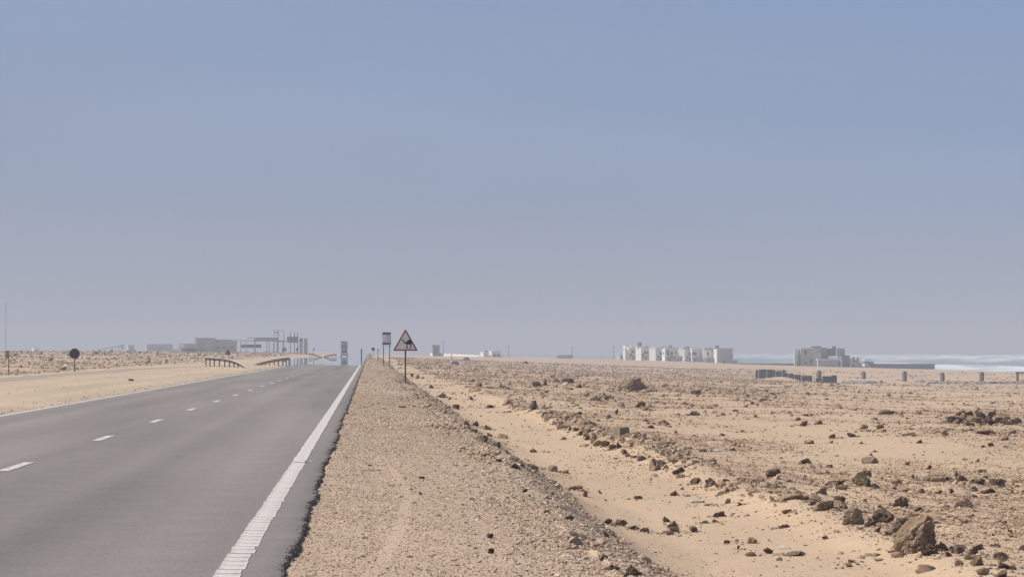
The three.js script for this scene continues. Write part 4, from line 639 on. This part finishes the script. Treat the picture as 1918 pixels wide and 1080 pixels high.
{ // filling station
  const d = 1176, s = d / FOC, Zx = a => 310 + a * .1095, Zy = a => 600 + a * .1095, base = EYE - (660.5 - VY) * s, X = px => (px - 440) * s, Y = py => EYE - (py - VY) * s - base;
  const o = thing('filling_station_building', 'hazy flat roofed filling station building behind the guard rail', 'building', [(440 - VX) * s, base, -d]);
  const part = (name, a, b, t, u, z0, dep, m, par = o) => mesh(name, box(X(b) - X(a), Y(t) - Y(u), dep, (X(a) + X(b)) / 2, Y(u), z0 - dep / 2), m, par);
  const low = part('low_wing', 334.5, 372, 643.3, 652.3, 1.5, 11, plasterP); part('lit_end_panel', 334, 346, 644, 651.2, 1.6, 6, plasterW, low); part('recessed_wall', 337, 372, 652.4, 664, -4, 5, plasterP, low);  // the white panel puts the sunlight on the end face into its colour
  part('main_block', 365.5, 400, 632.3, 664, 0, 12, plasterP); part('sloping_block', 400, 441, 635.5, 664, -.5, 11, plasterG);
  for (const [a, b] of [[404, 411], [416, 424], [430, 438]]) { const w = part('window', a, b, 649.5, 652, -.45, .1, glass); part('sill', a - .5, b + .5, 652, 652.6, -.3, .2, plasterW, w); }
  part('roof_box', 405, 409, 638, 640, -.45, .1, glass);
  const c = thing('filling_station_canopy', 'hazy filling station canopy on thin columns', 'canopy', [(440 - VX) * s, base, -d + 3]);
  part('fascia', 437, 477, 636.5, 638.8, 4, 10, plasterW, c); part('canopy_roof', 478, 520.5, 633, 639.2, 5, 12, M(.48, .38, .36, .8), c); part('canopy_roof', 521, 535.5, 637.3, 640, 4, 10, M(.30, .32, .36, .8), c); part('roof_edge', 463, 521, 632.2, 633, 5.2, 12.4, roofDark, c);
  for (const px of [442.5, 451, 461, 476.5, 500, 504.5, 512.5, 519.5, 530]) part('column', px, px + (px === 476.5 ? 2.6 : 1.4), 638.9, 664, 2, .4, plasterG, c);
  part('back_wall', 451, 489.5, 645, 651, -2, .4, M(.14, .13, .14, .9), c);
  const gate = thing('lamp_gantry', 'thin pale gantry of tall poles above the filling station canopy', 'gantry', [(516 - VX) * s, base, -d - 4]), gx = px => (px - 516) * s;
  for (const [px, r] of [[512.8, .07], [516.5, .05], [520.3, .14], [531, .1]]) mesh('pole', cyl(r, r, Y(618.5), 8, gx(px), 0, 0), M(.16, .17, .2, .8), gate); mesh('crossbar', box(gx(531) - gx(512), .1, .1, gx(521.5), Y(618.5), 0), M(.16, .17, .2, .8), gate); mesh('lamp_bar', box(1.8, .35, .2, gx(517), Y(623.5), 0), M(.25, .27, .3, .8), gate);
  const bb = thing('billboard', 'hazy green billboard on tall posts at the junction', 'billboard', [(549 - VX) * s, base, -d + 6]), bx = px => (px - 549) * s, gr = M(.17, .22, .18, .8);
  for (const px of [544.4, 552.2, 558]) mesh('post', box(.28, Y(px > 548 ? 624 : 621.5) + 2, .25, bx(px), -2, -.2), M(.13, .16, .15, .8), bb); const bp = mesh('panel', box(20.6 * s, 11 * s, .3, bx(548.8), Y(641.5), .1), gr, bb); mesh('upper_frame', box(8 * s, .14, .2, bx(554), Y(624.2), -.1), M(.2, .22, .21, .8), bb); mesh('panel_seam', box(.1, 10 * s, .06, bx(552.2), Y(641.2), .27), M(.12, .16, .13, .8), bp);
  const tot = (px, t, label, dark) => { const q = thing('price_totem', label, 'totem sign', [(px - VX) * s, base, -d + 8]); const b = mesh('panel', box(6.4 * s, Y(t) - Y(660) + 1, .6, 0, Y(660) - 1, 0), dark ? M(.34, .33, .36, .8) : plasterG, q); if (!dark) { mesh('logo_disc', new THREE.CylinderGeometry(.62, .62, .08, 28).rotateX(Math.PI / 2).translate(0, Y(t + 3.6), .33), M(.08, .13, .10, .7), b); mesh('cap', box(6.8 * s, .25, .7, 0, Y(t), 0), plasterW, b); } else mesh('logo_disc', new THREE.CylinderGeometry(.5, .5, .08, 28).rotateX(Math.PI / 2).translate(0, Y(t + 4.2), .33), M(.45, .45, .48, .7), b); };
  tot(564.8, 633.8, 'tall price totem with a dark round emblem'); tot(573.4, 633.8, 'tall greyish price totem with a pale round emblem', true);
  const van = thing('parked_van', 'small dark van parked under the billboard', 'van', [(533 - VX) * s, base + .3, -d + 5]); mesh('body', box(1.7, .8, 1.6, 0, .3, 0), M(.12, .12, .14, .5), van); mesh('cabin', box(1.3, .5, 1.4, .05, 1.1, 0), M(.07, .07, .08, .4), van); for (const a of [-.55, .55]) mesh('wheel', new THREE.CylinderGeometry(.3, .3, .2, 14).rotateX(Math.PI / 2).translate(a, .3, .75), M(.03, .03, .03, .9), van);
}
{ // white compound, hut, poles beyond the stony plain
  const d = 1400, s = d / FOC, X = px => (px - VX) * s, Y = py => EYE - (py - VY) * s;
  const wall = thing('compound_wall', 'long white compound wall on the far plain', 'wall', [X(852), Y(671), -d], -Math.atan2(40, 21));   // runs obliquely, its sunny face towards the road
  for (let i = 0; i < 9; i++) { const u = (i - 4) * 5, t = lerp(661, 664.6, i / 8); mesh('panel', box(4.95, Y(t) - Y(675), .3, u, Y(675) - Y(671), 0), plasterW, wall); mesh('pier', box(.35, Y(t) - Y(675) + .15, .36, u - 2.5, Y(675) - Y(671), 0), plasterW, wall); }
  const hut = thing('brown_hut', 'brown square hut with a flat overhanging roof behind the white wall', 'hut', [X(818), Y(668), -d - 12]); mesh('wall', box(13 * s, Y(647.5) - Y(668), 3, 0, 0, 0), M(.30, .22, .20, .95), hut); mesh('roof', box(15.5 * s, .4, 3.6, 0, Y(647.5) - Y(668), 0), M(.2, .16, .16, .9), hut); mesh('window', box(1.1, .7, .1, 0, Y(656) - Y(668), 1.46), glass, hut);  // plain dark panel for a dark band on the hut front
  const g = 'far houses of the white compound';
  house('low white shed joined to the compound wall', g, d, 901, 906, 916, 661.5, 671, { body: plasterW }, e => mesh('water_tank', cyl(.45, .45, 1.2, 12, e.wR * .7, e.H + .1, -1), roofDark, e.pr));
  house('small white house with two windows and a roof pole', g, d, 916, 921, 937.5, 659.8, 671, { body: plasterW }, e => { e.R(.3, .35, .8, 1); e.R(.75, .35, .8, 1); mesh('roof_pole', cyl(.05, .05, 1.9, 6, e.wR * .55, e.H + .1, -1), steel, e.pr); });
  const pole = (px, t, b, label, dd = d, cross = true) => { const q = dd / FOC, x = (px - VX) * q, yb = EYE - (b - VY) * q, o = thing('utility_pole', label, 'utility pole', [x, yb - .8, -dd]), h = (b - t) * q + .8; mesh('shaft', cyl(.17, .11, h, 8), M(.24, .22, .21, .9), o); if (cross) { mesh('crossarm', box(1.1, .12, .12, 0, h - .5, 0), M(.2, .19, .18, .9), o); for (const a of [-.45, .45]) mesh('insulator', cyl(.05, .04, .2, 8, a, h - .38, 0), M(.4, .4, .4, .5), o); } };
  pole(830.5, 639, 664, 'utility pole right of the brown hut', d - 5); pole(846, 662, 672, 'short post in front of the white compound wall', 900, false); pole(953, 647, 670, 'utility pole right of the small white house'); pole(1072, 649, 669, 'utility pole at the end of the low ruin'); pole(1149.5, 648, 671, 'utility pole left of the house row');
  const ruin = thing('low_ruin', 'low grey ruin on the skyline of the plain', 'ruin', [X(1058), Y(669.5), -d]); for (const [a, b, t] of [[1043, 1053, 664.8], [1053, 1064, 664.2], [1064, 1073, 664]]) mesh('wall', box((b - a) * s - .02, Y(t) - Y(671), 3, X((a + b) / 2) - X(1058), -.36, 0), plasterG, ruin);
}
{ // far left
  const d = 2600, s = d / FOC, X = px => (px - VX) * s, Y = py => EYE - (py - VY) * s, base = Y(662);
  const mast = thing('radio_mast', 'very faint tall lattice mast above the left plain', 'mast', [X(10), base, -d]), H = Y(567) - base, w = .9;
  for (const [a, b] of [[-1, -1], [1, -1], [1, 1], [-1, 1]]) mesh('leg', cyl(.12, .12, H, 6, a * w / 2, 0, b * w / 2), M(.2, .2, .22, .8), mast);
  const br = []; for (let y = 0; y < H - 1.2; y += 1.2) for (const [x0, z0, x1, z1] of [[-1, 1, 1, 1], [1, -1, -1, -1]]) { const g = new THREE.CylinderGeometry(.05, .05, Math.hypot(w, 1.2), 4); g.rotateZ(Math.atan2(w, 1.2) * (Math.round(y / 1.2) % 2 ? 1 : -1)); g.translate(0, y + .6, z0 * w / 2); br.push(g); }
  mesh('bracing', mergeGeometries(br), M(.2, .2, .22, .8), mast);
  const g = 'low buildings on the far left skyline';
  house('long low grey building on the far left skyline', g, 1900, 268, 274, 320, 646, 657, { body: plasterG }, e => e.R(.5, .3, 1.4, 1));
  house('short grey building left of a longer one on the far skyline', g, 1950, 236, 240, 250, 647.5, 657, { body: plasterG }, e => e.R(.5, .3, .8, .8));
  house('small pale building on the skyline left of the round sign', g, 2000, 58, 63, 72, 653, 660, { body: plasterW }, e => e.R(.5, .3, .8, .8));
  const cv = thing('conveyor', 'faint sloping conveyor on the far left skyline', 'conveyor', [(205 - VX) * 2000 / FOC, .6, -2000]); mesh('boom', new THREE.BoxGeometry(14, .5, .8).rotateZ(.17).translate(0, 3.2, 0), M(.3, .31, .33, .9), cv); for (const a of [-3, 2, 6]) mesh('support', box(.3, 3 + a * .17, .3, a, 0, 0), M(.3, .31, .33, .9), cv); mesh('hopper', new THREE.CylinderGeometry(1.6, .6, 3, 8).translate(8, 3.6, 0), M(.4, .42, .46, .9), cv); mesh('hopper_leg', box(.4, 2.2, .4, 8, 0, 0), M(.3, .31, .33, .9), cv);
}

// ---------------------------------------------------------------- scrub, litter
function shrub(px, py, w, h, label, colr, d0) {
  const g = d0 ? { x: (px - VX) / FOC * d0, d: d0 } : ground(px, py), s = g.d / FOC, W = w * s, Hh = h * s, o = thing('shrub', label, 'shrub', [g.x, land(g.x, g.d) - .03, -g.d]);
  const pos = [], tw = [];
  for (let i = 0; i < 420; i++) { const a = rnd() * 6.28, e = Math.acos(rnd()), r = .55 + .45 * Math.cbrt(rnd()), x = Math.cos(a) * Math.sin(e) * r * W / 2, y = Math.cos(e) * r * Hh, z = Math.sin(a) * Math.sin(e) * r * W / 2, q = .05 * W * rr(.6, 1.4), b = rnd() * 6.28, c = rnd() * 3; for (const t of [0, 2.1, 4.2]) pos.push(x + q * Math.cos(b + t), y + q * Math.sin(b + t) * Math.cos(c), z + q * Math.sin(b + t) * Math.sin(c)); }
  for (let i = 0; i < 9; i++) { const a = rnd() * 6.28, g2 = cyl(.012 * W, .005 * W, Hh * .85, 4); g2.rotateZ(rr(.1, .8)); g2.rotateY(a); tw.push(g2); }
  const g3 = new THREE.BufferGeometry(); g3.setAttribute('position', new THREE.Float32BufferAttribute(pos, 3)); g3.computeVertexNormals();
  mesh('foliage', g3, M(...colr, .95), o); mesh('stems', mergeGeometries(tw), M(.16, .12, .08, .95), o);
}
shrub(874, 672, 14, 6, 'grey green bush in front of the white compound wall', [.11, .115, .08], 850);
shrub(853, 682, 15, 6, 'low dark scrub on the plain below the compound wall', [.12, .11, .075]);
shrub(985, 681, 11, 5, 'small dark bush on the plain right of the small white house', [.12, .10, .07]);
shrub(1666, 773, 18, 5, 'low green scrub on a rise of the plain', [.12, .125, .07]);
shrub(1873, 902, 20, 9, 'tuft of green scrub among the flat outcrop stones', [.14, .15, .08]);
shrub(1378, 770, 14, 5, 'thin dry scrub on the plain right of a dark stone', [.20, .15, .10]);
shrub(693, 672, 8, 12, 'pale dusty bush beside the faded round sign', [.22, .21, .16], 620);
{
  const g = ground(1307, 941), s = g.d / FOC, o = thing('bottle', 'pale green bottle lying on the sand track', 'bottle', [g.x, g.y + .012, -g.d], -.15), Lb = 26 * s;
  mesh('glass_body', new THREE.LatheGeometry([[0, 0], [.026, 0], [.029, .02], [.029, Lb * .62], [.022, Lb * .74], [.016, Lb * .86], [.015, Lb * .94]].map(a => new THREE.Vector2(...a)), 20).rotateZ(-Math.PI / 2).translate(-Lb / 2, 0, 0), M(.46, .48, .43, .3), o);
  mesh('cap', new THREE.CylinderGeometry(.019, .019, .03, 14).rotateZ(Math.PI / 2).translate(Lb * .45, 0, 0), M(.08, .06, .05, .6), o);
  [[961, 808, 7], [1195, 820, 8], [1345, 844, 10], [577, 866.5, 14], [835, 936, 13], [855, 730, 4], [1463, 1026, 12], [1232, 868, 7], [1042, 727, 8], [940, 738, 5], [1011, 967, 10], [792, 1046, 9], [836, 870, 9]].forEach(([px, py, w], i) => {
    const q = px < 600 ? (() => { const dd = FOC * EYE / (py - VY); return { x: (px - VX) / FOC * dd, y: .004, d: dd }; })() : ground(px, py), W = w * q.d / FOC;
    const geo = new THREE.PlaneGeometry(1, .6, 6, 4).rotateX(-Math.PI / 2), p = geo.attributes.position; for (let k = 0; k < p.count; k++) { p.setY(k, .16 * Math.abs(noise(p.getX(k) * 4 + i * 9, p.getZ(k) * 4)) + .03); p.setX(k, p.getX(k) + .12 * noise(k, i)); } geo.computeVertexNormals();
    const m = mesh('litter_scrap', geo, new THREE.MeshStandardMaterial({ color: new THREE.Color().setRGB(.68, .63, .57), roughness: .8, side: THREE.DoubleSide })); m.scale.set(W, W, W * 1.4); m.position.set(q.x, q.y + .01, -q.d); m.rotation.y = hash(i, 2) - .5;
    tag(m, px < 600 ? 'white scrap of litter on the asphalt beside the ribbed edge line' : `crumpled whitish scrap of litter on the ${px < 950 && py > 840 ? 'gravel shoulder' : px === 961 || px === 1463 ? 'sand track' : 'stony plain'}${nearest(px, py)}`, 'litter', px < 600 ? null : 'scraps of litter');
  });
}
console.log('rocks', rockCount);
renderer.render(scene, camera);
